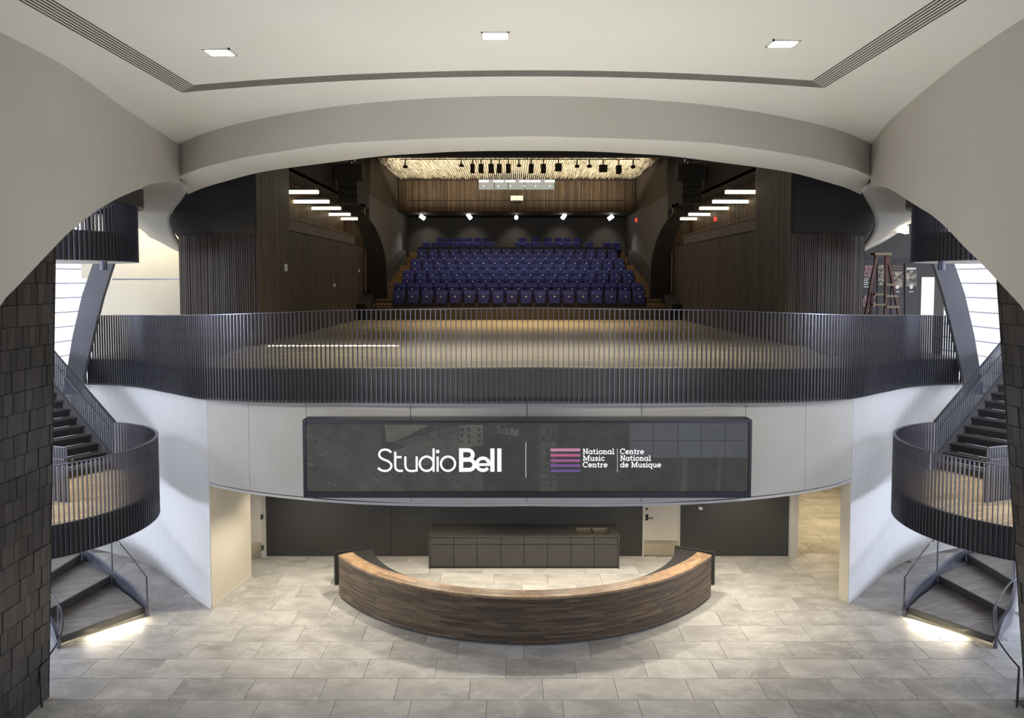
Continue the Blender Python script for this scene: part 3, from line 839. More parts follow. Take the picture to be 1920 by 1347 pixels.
# glazed wall of the lobby behind the viewer, seen mirrored in the screen
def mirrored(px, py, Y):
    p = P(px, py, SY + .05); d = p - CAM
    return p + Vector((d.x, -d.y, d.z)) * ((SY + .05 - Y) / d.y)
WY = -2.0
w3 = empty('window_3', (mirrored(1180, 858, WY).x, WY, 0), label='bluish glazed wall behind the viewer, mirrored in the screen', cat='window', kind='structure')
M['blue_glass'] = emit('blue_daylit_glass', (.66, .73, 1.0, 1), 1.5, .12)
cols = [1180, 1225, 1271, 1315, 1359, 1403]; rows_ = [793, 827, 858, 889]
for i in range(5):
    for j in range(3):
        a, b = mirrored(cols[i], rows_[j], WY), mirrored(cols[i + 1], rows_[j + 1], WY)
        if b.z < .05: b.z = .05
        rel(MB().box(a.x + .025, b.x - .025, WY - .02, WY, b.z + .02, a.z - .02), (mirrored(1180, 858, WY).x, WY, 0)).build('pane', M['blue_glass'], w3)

# =================================================================== staircases
def staircase(s):
    nm = 'left' if s < 0 else 'right'
    base = (s * 9.9, 14.7, 0)
    st = empty('curved_staircase', base, label='dark curved staircase with round picket landing on the %s' % nm, cat='staircase', group='pair of curved staircases')
    def B(mb, name, m, parent=st, smooth=False):
        mb.v = [(s * v[0] - base[0], v[1] - base[1], v[2] - base[2]) for v in mb.v]
        o = mb.build(name, M[m], parent)
        if smooth: smooth_angle(o)
        return o
    cx, cy, r = 9.9, 14.7, 2.3
    ZF, ZR, ZB = 2.75, 3.83, 2.18
    ring = lambda rr, a0, a1, n: [(cx - rr * math.cos(math.radians(a0 + (a1 - a0) * i / n)), cy + rr * math.sin(math.radians(a0 + (a1 - a0) * i / n))) for i in range(n + 1)]
        # landing
    fl_ = MB().prism([p for p in ring(r - .06, -96, 100, 50)] + [(12.2, cy + r), (12.2, cy - r + .02)], ZF - .03, ZF)
    B(fl_, 'landing_floor', 'landing_wood')
    sb = MB().prism([p for p in ring(r - .06, -96, 100, 50)] + [(12.2, cy + r), (12.2, cy - r + .02)], ZB + .02, ZF - .032)
    B(sb, 'landing_slab', 'slab')
    ins = ring(r - .055, -96, 100, 70)
    B(MB().sweep([[(a[0], a[1], ZB), (a[0], a[1], ZF + .0), (b[0], b[1], ZF + .0), (b[0], b[1], ZB)] for a, b in zip(ring(r - .02, -96, 100, 70), ins)]), 'slab_rim', 'slab', smooth=True)
    o1, o2 = ring(r + .03, -96, 79, 64), ring(r - .03, -96, 79, 64)
    for nm2, za, zb in (('top_rail', ZR - .014, ZR), ('bottom_rail', ZB - .012, ZB)):
        B(MB().sweep([[(a[0], a[1], za), (a[0], a[1], zb), (b[0], b[1], zb), (b[0], b[1], za)] for a, b in zip(o1, o2)]), nm2, 'rail', smooth=True)
    pk = MB().box(-.006, .006, -.028, .028, ZB, ZR - .014).mesh('picket', M['rail'])
    n = 88
    for i in range(n + 1):
        a = math.radians(-96 + 174 * i / n)
        obj('picket', pk, st, (s * (cx - r * math.cos(a)) - base[0], cy + r * math.sin(a) - base[1], 0), s * (-a) + PI / 2)
    # flight up to the balcony level
    O = Vector((9.42, 17.02)); u = Vector((.862, .506)); nn = Vector((.506, -.862)); W = 2.2; run, rise = .285, .176
    nstep = 13
    tm = []
    for k in range(nstep):
        a = O + u * (run * k); b = a + u * run
        z = ZF + rise * (k + 1)
        q = [a + nn * .06, a + nn * W, b + nn * W, b + nn * .06]
        t_ = B(MB().hexa([(v.x, v.y, z - .05) for v in q], [(v.x, v.y, z) for v in q]).hexa([(v.x, v.y, z - rise) for v in (q[0] + u * .02, q[1] + u * .02, q[1] + u * .05, q[0] + u * .05)], [(v.x, v.y, z - .05) for v in (q[0] + u * .02, q[1] + u * .02, q[1] + u * .05, q[0] + u * .05)]), 'tread', 'stair_dark')
        q2 = [a + nn * .06 - u * .004, a + nn * W - u * .004, a + nn * W + u * .028, a + nn * .06 + u * .028]
        B(MB().hexa([(v.x, v.y, z - .018) for v in q2], [(v.x, v.y, z + .003) for v in q2]), 'nosing', 'nosing', t_)
        t_.children[0].location = (0, 0, 0)
    L = run * nstep
    def along(t, off, z0): p = O + u * t + nn * off; return (p.x, p.y, ZF + rise / run * t + z0)
    for off in (0.0, W):
        a, b = off - .03 if off else -.02, off + .03 if off else .04
        B(MB().hexa([along(0, a, -.32), along(0, b, -.32), along(L, b, -.32), along(L, a, -.32)], [along(0, a, .24), along(0, b, .24), along(L, b, .24), along(L, a, .24)]), 'stringer', 'slab')
    B(MB().hexa([along(0, -.03, 1.065), along(0, .03, 1.065), along(L, .03, 1.065), along(L, -.03, 1.065)], [along(0, -.03, 1.08), along(0, .03, 1.08), along(L, .03, 1.08), along(L, -.03, 1.08)]), 'top_rail', 'rail')
    B(MB().tube([along(.12, .09, .86), along(.6, .09, .87), along(L, .09, .88)], .017), 'handrail', 'handrail')
    pk2 = MB().box(-.028, .028, -.006, .006, -.2, 1.066).mesh('picket', M['rail'])
    m = 44
    for i in range(1, m):
        p = along(L * i / m, 0, 0)
        obj('picket', pk2, st, (s * p[0] - base[0], p[1] - base[1], p[2]), math.atan2(u.y, s * u.x))
    # inner guard beside the well
    g0, g1, g2 = Vector((8.95, 14.35)), Vector((9.55, 14.55)), Vector((10.9, 15.0))
    def gz(t): return 0 if t <= 1 else (t - 1) * .8
    pts = [(g0, 0), (g0.lerp(g1, .5), 0), (g1, 0), (g1.lerp(g2, .5), .4), (g2, .8)]
    B(MB().tube([(p.x, p.y, ZR + z) for p, z in pts], .018), 'guard_rail', 'handrail')
    B(MB().tube([(g0.x - .14, g0.y - .06, ZR - .24), (g0.x - .16, g0.y, ZR - .2), (g0.x + .0, g0.y - .07, ZR - .22), (g1.x, g1.y - .07, ZR - .22), (g2.x, g2.y - .07, ZR + .55)], .015), 'handrail', 'handrail')
    pk3 = MB().box(-.022, .022, -.006, .006, 0, ZR - ZF).mesh('picket', M['rail'])
    for k in range(20):
        t = k / 19 * 2
        p = g0.lerp(g1, t) if t <= 1 else g1.lerp(g2, t - 1)
        d_ = (g1 - g0) if t <= 1 else (g2 - g1)
        obj('picket', pk3, st, (s * p.x - base[0], p.y - base[1], ZF + gz(t)), math.atan2(d_.y, s * d_.x))
    B(MB().prism([(g0.x, g0.y + .03), (g1.x, g1.y + .03), (g2.x, g2.y + .03), (g2.x, g2.y + .07), (g1.x, g1.y + .07), (g0.x, g0.y + .07)], ZF, ZF + .62), 'guard_plate', 'slab')
    # broad winding steps from the floor
    g = lambda px, py, z: (lambda v: Vector((-v.x, v.y)))(PZ(px, py, z))
    A, Bq, C, D = g(114, 1195, .17), g(268, 1140, .17), g(209, 1094, .17), g(84, 1157, .17)
    A2, B2, C2, D2 = g(80, 1150, .36), g(207, 1080, .36), g(152, 1054, .36), g(72, 1106, .36)
    A3, B3 = D2 + (D2 - C2) * .1, C2
    C3, D3 = C2 + (C2 - B2) * 1.0 + Vector((.5, -.2)), D2 + (D2 - A2) * 1.0
    C4, D4 = C3 + Vector((1.0, -.2)), D3 + Vector((.8, -.5))
    for q, z in (((A, Bq, C + (C - Bq) * .05, D), .17), ((A2, B2, C2 + (C2 - B2) * .05, D2), .36), ((D2, C2, C3, D3), .55), ((D3, C3, C4, D4), .74)):
        t_ = B(MB().hexa([(v.x, v.y, z - .03) for v in q], [(v.x, v.y, z) for v in q]), 'tread', 'tread')
        a, b, c = q[0], q[1], (q[2] - q[1]).normalized()
        k_ = -c * .012
        B(MB().hexa([(v.x, v.y, z - .125) for v in (a + k_, b + k_, b + c * .03, a + c * .03)], [(v.x, v.y, z - .001 if False else z + .004) for v in (a + k_, b + k_, b + c * .03, a + c * .03)]), 'riser', 'slab')
        if z > .2:
            B(MB().hexa([(v.x, v.y, z - .19) for v in (a, b, b + c * .03, a + c * .03)], [(v.x, v.y, z - .12) for v in (a, b, b + c * .03, a + c * .03)]), 'riser_plate', 'slab')
    def blade(pts, name):
        pl = catmull([(p.x, p.y, z0, z1) for p, z0, z1 in pts], 6)
        xy = [(p[0], p[1]) for p in pl]
        l_, r_ = offset(xy, .03), offset(xy, -.03)
        B(MB().sweep([[(a[0], a[1], p[2]), (a[0], a[1], p[3]), (b[0], b[1], p[3]), (b[0], b[1], p[2])] for a, b, p in zip(l_, r_, pl)]), name, 'rail')
    ob = (Bq - A).normalized() * .06
    blade([(Bq + ob - (C - Bq) * .06, 0.0, .12), (Bq + ob, .02, .24), (Bq.lerp(C, .5) + ob * 2.2, .06, .34), (B2 + ob, .12, .46), (B2.lerp(C2, .5) + ob * 1.6, .2, .56), (C2 + ob, .3, .66), (C3 + ob, .5, .95)], 'stringer')
    blade([(A - ob - (D - A) * .08, 0.0, .10), (A - ob, .02, .22), (A.lerp(D, .5) - ob * .4, .05, .34), (D - ob, .1, .46), (D2 - ob, .28, .66), (D3 - ob, .5, .9)], 'stringer')
    fo = Bq + ob - (C - Bq) * .05
    B(MB().tube([(fo.x, fo.y, .0), (fo.x, fo.y, .83)], .018).tube([(p[0], p[1], p[2]) for p in catmull([(fo.x, fo.y, .83), (*(Bq.lerp(C, .35) + ob * 1.9), .93), (*(Bq.lerp(C, .75) + ob * 2.0), 1.08), (*(B2 + ob * 1.2), 1.22), (*(C2 + ob), 1.45)], 6)], .016), 'handrail', 'handrail')
    bp_ = B2 + ob * .8
    B(MB().tube([(bp_.x, bp_.y, .3), (bp_.x, bp_.y, 1.2)], .016), 'rail_post', 'rail')
    ap = A - ob * .6
    B(MB().tube([(ap.x, ap.y, .1), (ap.x, ap.y, .86)], .014), 'rail_post', 'rail')
    dp = D2 - ob * .5
    B(MB().tube([(dp.x, dp.y, .4), (dp.x, dp.y, 1.25)], .014), 'rail_post', 'rail')
    hp = [(8.06, 12.4, 0.0), (8.09, 12.42, .66)]
    hl = []
    for px, py, z in ((75, 1252, .66), (97, 1223, .72), (113, 1194, .78), (117.5, 1162, .84), (108, 1130, .90), (78, 1092, .97)):
        v = PZ(px, py, z); hl.append((-v.x, v.y, v.z))
    last = hl[-1]
    hl.append((last[0] + .6, last[1] + .35, last[2] + .1))
    f0 = PZ(79, 1327, 0)
    B(MB().tube([(-f0.x, f0.y, 0), hl[0]], .018).tube(catmull(hl, 6), .016), 'handrail', 'handrail')
    lamp('landing_downlight', 'SPOT', (s * 9.3, 14.9, 7.2), (s * 9.3, 14.7, ZF), 420, (1.0, .90, .70), size=.07, angle=62, blend=.6)
    # LED strip under the first step
    a, b, c = A, Bq, (C - Bq).normalized()
    B(MB().hexa([(v.x, v.y, .046) for v in (a + c * .03, b + c * .03, b + c * .05, a + c * .05)], [(v.x, v.y, .056) for v in (a + c * .03, b + c * .03, b + c * .05, a + c * .05)]), 'led_strip', 'led')
    mid = a.lerp(b, .5)
    fx = -c
    lamp('step_light', 'AREA', (s * (mid.x + fx.x * .05), mid.y + fx.y * .05, .13), (s * (mid.x + fx.x * .9), mid.y + fx.y * .9, -.25), 20, (1.0, .88, .66), size=(b - a).length * .9, size_y=.05)
    L_ = bpy.data.objects[-1] if False else None
    return st
staircase(-1)
staircase(1)

# =================================================================== tiled towers
def tower(s):
    nm = 'left' if s < 0 else 'right'
    Y1 = 12.36
    fx = (lambda z: 8.18 - .047 * z) if s < 0 else (lambda z: 8.45 - .102 * z)
    tw = empty('wall_%s_tower' % nm, (s * 8.2, Y1, 0), label='dark tiled tower wall at the %s edge beside the staircase' % nm, cat='wall', kind='structure')
    bx, by = s * 8.2, Y1
    def q(y0, y1, z0, z1, o0, o1):
        mb = MB()
        bot = [(s * (fx(z0) + o0) - bx, y0 - by, z0), (s * (fx(z0) + o0) - bx, y1 - by, z0), (s * (fx(z0) + o1) - bx, y1 - by, z0), (s * (fx(z0) + o1) - bx, y0 - by, z0)]
        top = [(s * (fx(z1) + o0) - bx, y0 - by, z1), (s * (fx(z1) + o0) - bx, y1 - by, z1), (s * (fx(z1) + o1) - bx, y1 - by, z1), (s * (fx(z1) + o1) - bx, y0 - by, z1)]
        return mb.hexa(bot, top)
    q(6.5, Y1, 0, 9.6, .02, .4).build('core', M['tower_base'], tw)
    q(Y1 - .03, Y1 + .0, 0, 9.6, -.012, .42).build('corner_trim', M['reveal'], tw)
    rh = .335; z = 0; row = 0
    while z < 8.2:
        y1 = Y1 - .035
        wsum = 0
        while y1 > (10.8 if s < 0 else 11.0):
            w_ = random.choice((.13, .16, .19, .22))
            if row % 2 and y1 > Y1 - .04: w_ *= .55
            out = random.uniform(0, .014) + .006 * (row % 2)
            q(y1 - w_ + .009, y1, z + .005, z + rh - .005, -out, .019).build('tile', M['tower_tile'], tw, fix=False)
            y1 -= w_
        z += rh; row += 1
    return tw
tower(-1); tower(1)

# =================================================================== ceiling, beam and vaults
PLAN_L = resample(catmull([(-6.5, 3.0), (-6.5, 7.0), (-6.5, 9.0), (-6.58, 10.7), (-6.95, 12.9), (-7.2, 14.6), (-7.45, 16.25)], 10), step=.2)
PLAN_R = resample(catmull([(5.6, 3.0), (5.65, 7.0), (5.72, 8.75), (5.95, 10.4), (6.4, 12.55), (6.85, 14.4), (7.45, 16.25)], 10), step=.2)
ce = MB()
rows = []
for i in range(49):
    x = -9.0 + 18.0 * i / 48
    rows.append([(x, 3.0 + (16.4 - 3.0) * k / 24, ceil_z(x)) for k in range(25)])
ce.grid(rows)
ceiling = ce.build('ceiling', M['ceiling'], smooth=True)
tag(ceiling, 'broad pale vaulted ceiling over the lobby', 'ceiling', kind='structure')
sm = ceiling.modifiers.new('thickness', 'SOLIDIFY'); sm.thickness = .2; sm.offset = 1
# beam over the hall opening, along the balcony line
bl = resample(cut(offset(LINE, .0), -7.47, 7.47), n=90)
FACE_B = [(0, 9.72), (3.5, 9.66), (5.5, 9.52), (7.47, 9.33)]
SOF_B = [(0, 9.74), (3.5, 9.66), (5.5, 9.45), (7.47, 9.14)]
THK = [(0, 1.32), (4, 1.3), (6, 1.25), (7.47, 1.2)]
half_b = [PZ(px, py, z) for px, py, z in ((980, 282, 9.74), (870, 283, 9.73), (790, 287, 9.71), (714, 292, 9.67), (610, 305, 9.60), (540, 314, 9.53), (480, 324, 9.45), (420, 340, 9.33), (380, 352, 9.22), (352, 364, 9.12))]
half_b = [(abs(v.x), v.y, v.z) for v in half_b]
half_b[0] = (0, half_b[0][1], half_b[0][2])
bb = resample(catmull([(-x, y_, z) for x, y_, z in half_b[::-1]] + half_b[1:], 8), n=90)
secs = []
for (x, y_), q in zip(bl, bb):
    secs.append([(x, y_, interp(FACE_B, abs(x))), (x, y_, ceil_z(x) + .02), (q[0], q[1], ceil_z(x) + .02), q])
beam = empty('beam', label='curved plaster beam spanning the hall opening above the balcony', cat='beam', kind='structure')
bm_ = MB().sweep(secs).build('beam_body', M['plaster'], beam)
smooth_angle(bm_, 30)
so_ = MB().sweep([[(q[0][0], q[0][1] + .004, q[0][2] - .012), (q[0][0], q[0][1] + .004, q[0][2] - .002), (q[3][0], q[3][1], q[3][2] - .002), (q[3][0], q[3][1], q[3][2] - .012)] for q in secs]).build('soffit', M['ceiling'], beam)  # paler paint than the beam body, standing in for light from below
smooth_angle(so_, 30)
def vault(s, plan, edge_px, nm):
    edge = []
    for px, py in edge_px:
        h = hit(px, py, plan)
        if h: edge.append((h.y, h.z))
    edge.sort()
    y0_, z0_ = edge[0]
    tab = [(3.0, z0_ - 2.6), (y0_ - 1.5, z0_ - 1.3)] + edge
    ys = [t[0] for t in tab]
    sm_ = catmull(tab, 6)
    back = offset(plan, .28 if s > 0 else -.28)
    secs = []
    for (x, y_), (x2, y2) in zip(plan, back):
        zz = interp(sm_, y_)
        top = ceil_z(x) + .02
        secs.append([(x, y_, zz), (x, y_, top), (x2, y2, top), (x2, y2, zz)])
    o = MB().sweep(secs).build(nm, M['plaster']); smooth_angle(o, 40)
    return o
o = vault(-1, PLAN_L, [(0, 573), (32, 538), (64, 504), (96, 470), (128, 437), (160, 411), (191, 389), (223, 371), (255, 357), (278, 346.5), (300, 342), (316, 340), (327, 341)], 'wall_left_vault')
tag(o, 'large curved plaster wall with an arched lower edge at upper left', 'wall', kind='structure')
o = vault(1, PLAN_R, [(1920, 582), (1895, 553), (1869, 525), (1838, 492), (1806, 461), (1784, 437), (1762, 416), (1743, 401), (1723, 389), (1693, 370), (1676, 359), (1660, 351), (1645, 348), (1636, 348)], 'wall_right_vault')
tag(o, 'large curved plaster wall with an arched lower edge at upper right', 'wall', kind='structure')
# soffits of the side galleries
def gallery_soffit(rows_px, nm, label):
    curves = [resample(catmull([tuple(P(x, y_, d)) for x, y_ in pts], 6), n=22) for d, pts in rows_px]
    cols = [catmull([c[j] for c in curves], 5) for j in range(22)]
    o = MB().grid(cols).build(nm, M['plaster'], smooth=True)
    m_ = o.modifiers.new('thickness', 'SOLIDIFY'); m_.thickness = .06; m_.offset = 0
    tag(o, label, 'ceiling', kind='structure')
GS = [(16.35, [(100, 446), (200, 385), (258, 353), (278, 343), (313, 336), (334, 338), (352, 356)]),
      (18.0, [(100, 425), (200, 388), (255, 368), (280, 361), (310, 361), (330, 368), (339, 377)]),
      (19.4, [(100, 410), (200, 394), (255, 393), (280, 396), (302, 400), (316, 401), (323, 402)]),
      (20.2, [(100, 405), (200, 400), (258, 412), (280, 424), (303, 430), (318, 433), (325, 436)]),
      (21.6, [(100, 402), (200, 406), (262, 427), (280, 443), (298, 451), (325, 466), (350, 477)])]
gallery_soffit(GS, 'ceiling_left_gallery', 'curving white soffit between the arch and the wooden drum at left')
GS2 = [(16.35, [(1850, 446), (1770, 400), (1723, 384), (1693, 366), (1660, 347), (1634, 344), (1616, 358)]),
       (18.0, [(1850, 425), (1770, 392), (1720, 376), (1690, 368), (1655, 363), (1638, 370), (1626, 378)]),
       (19.4, [(1850, 412), (1770, 398), (1715, 398), (1690, 398), (1660, 400), (1646, 401), (1637, 402)]),
       (20.2, [(1850, 405), (1770, 402), (1710, 410), (1690, 418), (1660, 428), (1645, 433), (1636, 436)]),
       (21.6, [(1850, 402), (1770, 404), (1705, 418), (1682, 436), (1655, 453), (1630, 465), (1606, 477)])]
gallery_soffit(GS2, 'ceiling_right_gallery', 'curving white soffit between the arch and the wooden drum at right')

# linear slot diffusers in the ceiling
slot = empty('slot_diffuser', (0, 12.2, 10.3), label='linear slot diffuser running round three sides of the ceiling', cat='air vent')
SL = (0, 12.2, 10.3)
xl, xr = -5.56, 4.68
nsl = 7; sw = .36
rel(MB().box(xl - .02, xl + sw + .02, 4.0, 12.62, ceil_z(5.5) - .0, ceil_z(5.5) + .05), SL) if False else None
for k in range(nsl):
    o_ = sw * (k + .5) / nsl - sw / 2; hw = sw / nsl * .2
    for nm_, xx in (('slot', xl), ('slot', xr)):
        sg = 1 if xx < 0 else -1
        x_ = xx + o_
        ye = 12.3 - (o_ if xx < 0 else -o_) * 1.0
        mb = MB()
        mb.hexa([(x_ - hw, 4.0, ceil_z(x_) - .006), (x_ + hw, 4.0, ceil_z(x_) - .006), (x_ + hw, ye, ceil_z(x_) - .006), (x_ - hw, ye, ceil_z(x_) - .006)],
                [(x_ - hw, 4.0, ceil_z(x_) + .01), (x_ + hw, 4.0, ceil_z(x_) + .01), (x_ + hw, ye, ceil_z(x_) + .01), (x_ - hw, ye, ceil_z(x_) + .01)])
        rel(mb, SL).build('slot', M['slot'], slot)
    yy = 12.3 - o_
    pl = [(xl + o_ + (xr - o_ - xl - o_) * i / 40) for i in range(41)]
    rel(MB().sweep([[(x, yy - hw, ceil_z(x) - .006), (x, yy + hw, ceil_z(x) - .006), (x, yy + hw, ceil_z(x) + .01), (x, yy - hw, ceil_z(x) + .01)] for x in pl]), SL).build('slot', M['slot'], slot)
# square recessed downlights
for lb, (px, py, d) in (('left', (412, 103, 10.64)), ('middle', (929, 76, 10.4)), ('right', (1468, 95, 10.45))):
    p = P(px, py, d); z = ceil_z(p.x)
    dl = empty('ceiling_downlight', (p.x, p.y, z), label='bright square recessed downlight, %s one of three in the ceiling' % ('leftmost' if lb == 'left' else 'rightmost' if lb == 'right' else 'middle'), cat='ceiling light', group='recessed ceiling downlights')
    fr = MB(); w_, h_ = .19, .15
    for q in ((-w_, w_, -h_, -h_ + .02), (-w_, w_, h_ - .02, h_), (-w_, -w_ + .02, -h_, h_), (w_ - .02, w_, -h_, h_)):
        fr.box(q[0], q[1], q[2], q[3], -.02, .01)
    fr.build('frame', M['white_metal'], dl)
    MB().box(-w_ + .021, w_ - .021, -h_ + .021, h_ - .021, -.008, .01).build('diffuser', M['tube_glow'], dl)
    lm = MB().lathe([(0, -.03), (.04, -.028), (.048, -.014), (.05, -.006), (0, -.006)], 16).mesh('lamp', M['lamp_glow'])
    for ax in (-.11, 0, .11):
        for ay in (-.06, .06):
            obj('lamp', lm, dl, (ax, ay, -.002))

# =================================================================== upper landings, windows, fins
def upper_landing(s):
    nm = 'left' if s < 0 else 'right'
    cx, cy, r = 11.0, 16.0, 2.42
    base = (s * cx, cy, 7.48)
    ul = empty('upper_landing', base, label='round dark upper landing hanging behind the %s arch' % nm, cat='landing', group='pair of upper stair landings')
    pt = lambda rr, a: (s * (cx - rr * math.cos(a)) - base[0], cy + rr * math.sin(a) - base[1])
    A = [math.radians(-120 + 240 * i / 60) for i in range(61)]
    MB().prism([pt(r - .03, a) for a in A], 0, .02).build('soffit', M['plaster'], ul)
    MB().prism([pt(r - .04, a) for a in A], .021, .56).build('slab', M['slab'], ul)
    for n_, ra, rb, za, zb in (('slab_rim', r, r - .03, .0, .60), ('top_rail', r + .03, r - .03, 1.70, 1.73), ('collar', r + .16, r + .03, 1.22, 1.75)):
        o = MB().sweep([[(*pt(ra, a), za), (*pt(ra, a), zb), (*pt(rb, a), zb), (*pt(rb, a), za)] for a in (A if n_ != 'collar' else [x for x in A if x > -.5])]).build(n_, M['slab'], ul); smooth_angle(o)
    pk = MB().box(-.009, .009, -.024, .024, .0, 1.7).mesh('picket', M['rail'])
    for i in range(101):
        a = math.radians(-120 + 240 * i / 100)
        p = pt(r + .012, a)
        obj('picket', pk, ul, (p[0], p[1], 0), s * (-a) + PI / 2)
    return ul
upper_landing(-1); upper_landing(1)
for px, py, nm in ((194, 492, 'left'), (1766, 490, 'right')):
    p = P(px, py, 15.6)
    dl = empty('cylinder_downlight', (p.x, p.y, 7.48), label='small black cylinder downlight under the %s upper landing' % nm, cat='ceiling light', group='cylinder downlights')
    MB().lathe([(0, -.17), (.05, -.17), (.065, -.19), (.07, -.19), (.07, 0), (0, 0)], 20).build('housing', M['rail'], dl, smooth=False)
    MB().lathe([(0, -.175), (.05, -.175), (.05, -.171), (0, -.171)], 20).build('lens', M['white_metal'], dl)

def side_window(s):
    nm = 'left' if s < 0 else 'right'
    wn = empty('window_%d' % (1 if s < 0 else 2), (s * 13.6, 18.7, 0), label='tall bright daylit curtain window beyond the %s staircase' % nm, cat='window', kind='structure')
    n_c, n_r = 10, 24; wc, hr = 12.5 / n_c, .43
    pm_ = MB().box(-.01, .01, -wc / 2 + .008, wc / 2 - .008, .018, hr - .018).mesh('pane', M['window_light'])
    for i in range(n_c):
        for j in range(n_r):
            obj('pane', pm_, wn, (s * random.uniform(0, .012), -6.25 + wc * (i + .5), .1 + hr * j))
    MB().box(.03 if s > 0 else -.08, .08 if s > 0 else -.03, -6.3, 6.3, 0, .1 + hr * n_r).build('backing', M['mullion'], wn)
    return wn
side_window(-1); side_window(1)
def fin(s):
    mb = MB(); left = [(212, 380), (190, 440), (173, 497), (154, 552), (136, 630), (126, 690), (118, 740)]; right = [(250, 380), (230, 440), (211, 498), (192, 558), (174, 630), (160, 690), (150, 740)]
    secs = []
    for a, b in zip(left, right):
        p, q = P(*a, 18.7), P(*b, 19.0)
        secs.append([(s * -p.x, p.y, p.z), (s * -q.x, q.y, q.z), (s * -q.x, q.y + .12, q.z), (s * -p.x, p.y + .5, p.z)])
    o = mb.sweep(secs).build('wall_fin_%s' % ('left' if s < 0 else 'right'), M['fin']); smooth_angle(o, 40)
    tag(o, 'leaning grey fin between the bright window and the balcony at %s' % ('left' if s < 0 else 'right'), 'fin', kind='structure')
fin(-1); fin(1)

# left gallery wall
GY = 22.6
gw = empty('wall_left_gallery', label='brightly washed beige gallery wall behind the railing at left', cat='wall', kind='structure')
xs0 = P(211, 550, GY).x
MB().box(xs0 + .01, -8.3, GY - .02, GY + .1, 4.6, P(270, 524, GY).z - .02).build('wall_panel', M['beige'], gw)
MB().box(-13.3, -8.3, GY, GY + .1, P(270, 524, GY).z + .02, 10.2).build('wall_panel', M['beige'], gw)
MB().box(xs0 - .01, -8.3, GY + .02, GY + .12, P(270, 524, GY).z - .03, P(270, 524, GY).z + .03).build('shadow_gap', M['rail'], gw)
MB().box(-13.3, xs0 - .0, GY + .5, GY + .6, 4.6, P(270, 524, GY).z).build('wall_panel', M['beige'], gw)
MB().box(xs0 - .05, xs0 + .01, GY - .02, GY + .5, 4.6, P(270, 524, GY).z).build('wall_panel', M['beige'], gw)
lamp('gallery_wash', 'AREA', (-11.0, GY - 1.0, 8.55), (-10.8, GY + .4, 7.2), 38, (1.0, .90, .68), size=3.0, size_y=.3)
# right gallery exhibit
ew = empty('wall_right_gallery', label='dark exhibit wall behind the railing at right', cat='wall', kind='structure')
EY = 23.6
MB().box(8.3, 13.4, EY + .05, EY + .2, 4.6, 9.6).build('wall_panel', M['hall_grey'], ew)
MB().box(8.3, P(1727, 520, EY).x, EY - .0, EY + .049, 4.6, P(1660, 488, EY).z).build('board_backing', M['board'], ew)
MB().box(P(1727, 520, EY).x, 13.4, EY, EY + .049, P(1750, 520, EY).z, P(1750, 492, EY).z).build('board_backing', M['board'], ew)
lp = MB().box(P(1728, 520, EY).x, 13.0, EY - .08, EY - .01, 4.7, P(1750, 520, EY).z)
M['lightbox'] = emit('lightbox', (1, .98, .95, 1), 1.15)
tag(lp.build('light_panel', M['lightbox']), 'glowing white light panel beside the exhibit boards', 'panel')
def ex(px, py, e=.0): v = P(px, py, EY - .035 - e); return tuple(v)
def flat(pts, m, parent, name, e=.0, th=.02):
    f = [P(a, b, EY - .04 - e) for a, b in pts]
    n = len(f)
    return MB().add([tuple(v) for v in f] + [(v.x, v.y + th, v.z) for v in f], [tuple(range(n)), tuple(range(n, 2 * n))[::-1]] + [(i, (i + 1) % n, n + (i + 1) % n, n + i) for i in range(n)]).build(name, M[m], parent)
SANS = {
 'W': (1.15, [[(0, 1), (.28, 0), (.57, .9), (.86, 0), (1.14, 1)]]), 'H': (.8, [[(.1, 1), (.1, 0)], [(.7, 1), (.7, 0)], [(.1, .5), (.7, .5)]]),
 'E': (.68, [[(.62, .92), (.1, .92), (.1, .08), (.62, .08)], [(.1, .5), (.55, .5)]]), 'R': (.76, [[(.1, 0), (.1, .92), (.45, .92), (.62, .8), (.62, .6), (.45, .46), (.1, .46)], [(.38, .46), (.68, 0)]]),
 'M': (.98, [[(.1, 0), (.1, 1), (.49, .25), (.88, 1), (.88, 0)]]), 'U': (.78, [[(.1, 1), (.1, .25), (.25, .08), (.52, .08), (.68, .25), (.68, 1)]]),
 'S': (.66, [[(.58, .82), (.4, .93), (.18, .88), (.1, .72), (.2, .58), (.46, .46), (.57, .3), (.48, .12), (.26, .07), (.06, .18)]]), 'I': (.28, [[(.14, 1), (.14, 0)]]),
 'C': (.8, [arc(.46, .5, .36, .43, 45, 315, 12)]), 'L': (.6, [[(.1, 1), (.1, .08), (.56, .08)]]), 'V': (.8, [[(.04, 1), (.4, 0), (.76, 1)]]),
 'A': (.84, [[(.04, 0), (.42, 1), (.8, 0)], [(.2, .36), (.64, .36)]]), 'O': (.9, [arc(.45, .5, .37, .43, 0, 360, 18)]), 'T': (.68, [[(0, .92), (.68, .92)], [(.34, .92), (.34, 0)]]),
 'Q': (.9, [arc(.45, .5, .37, .43, 0, 360, 18), [(.55, .25), (.85, -.05)]]), ' ': (.35, [])}
def sans_text(txt, xa, base, cap, place, m, parent, wgt=.17):
    x = xa
    for c in txt:
        w_, sts = SANS[c]
        if sts: glyph_obj([([(x + a * cap, base - b * cap) for a, b in stt], wgt * cap) for stt in sts], m, place, parent)
        x += (w_ + .1) * cap
def poster(name, label, quad, m='board'):
    c = P(sum(q[0] for q in quad) / 4, sum(q[1] for q in quad) / 4, EY)
    e_ = empty(name, label=label, cat='poster')
    flat(quad, m, e_, 'board')
    return e_
tp = poster('text_poster', 'black exhibit board with pink headings beside the wooden drum', [(1606, 486), (1643, 486), (1643, 600), (1606, 600)])
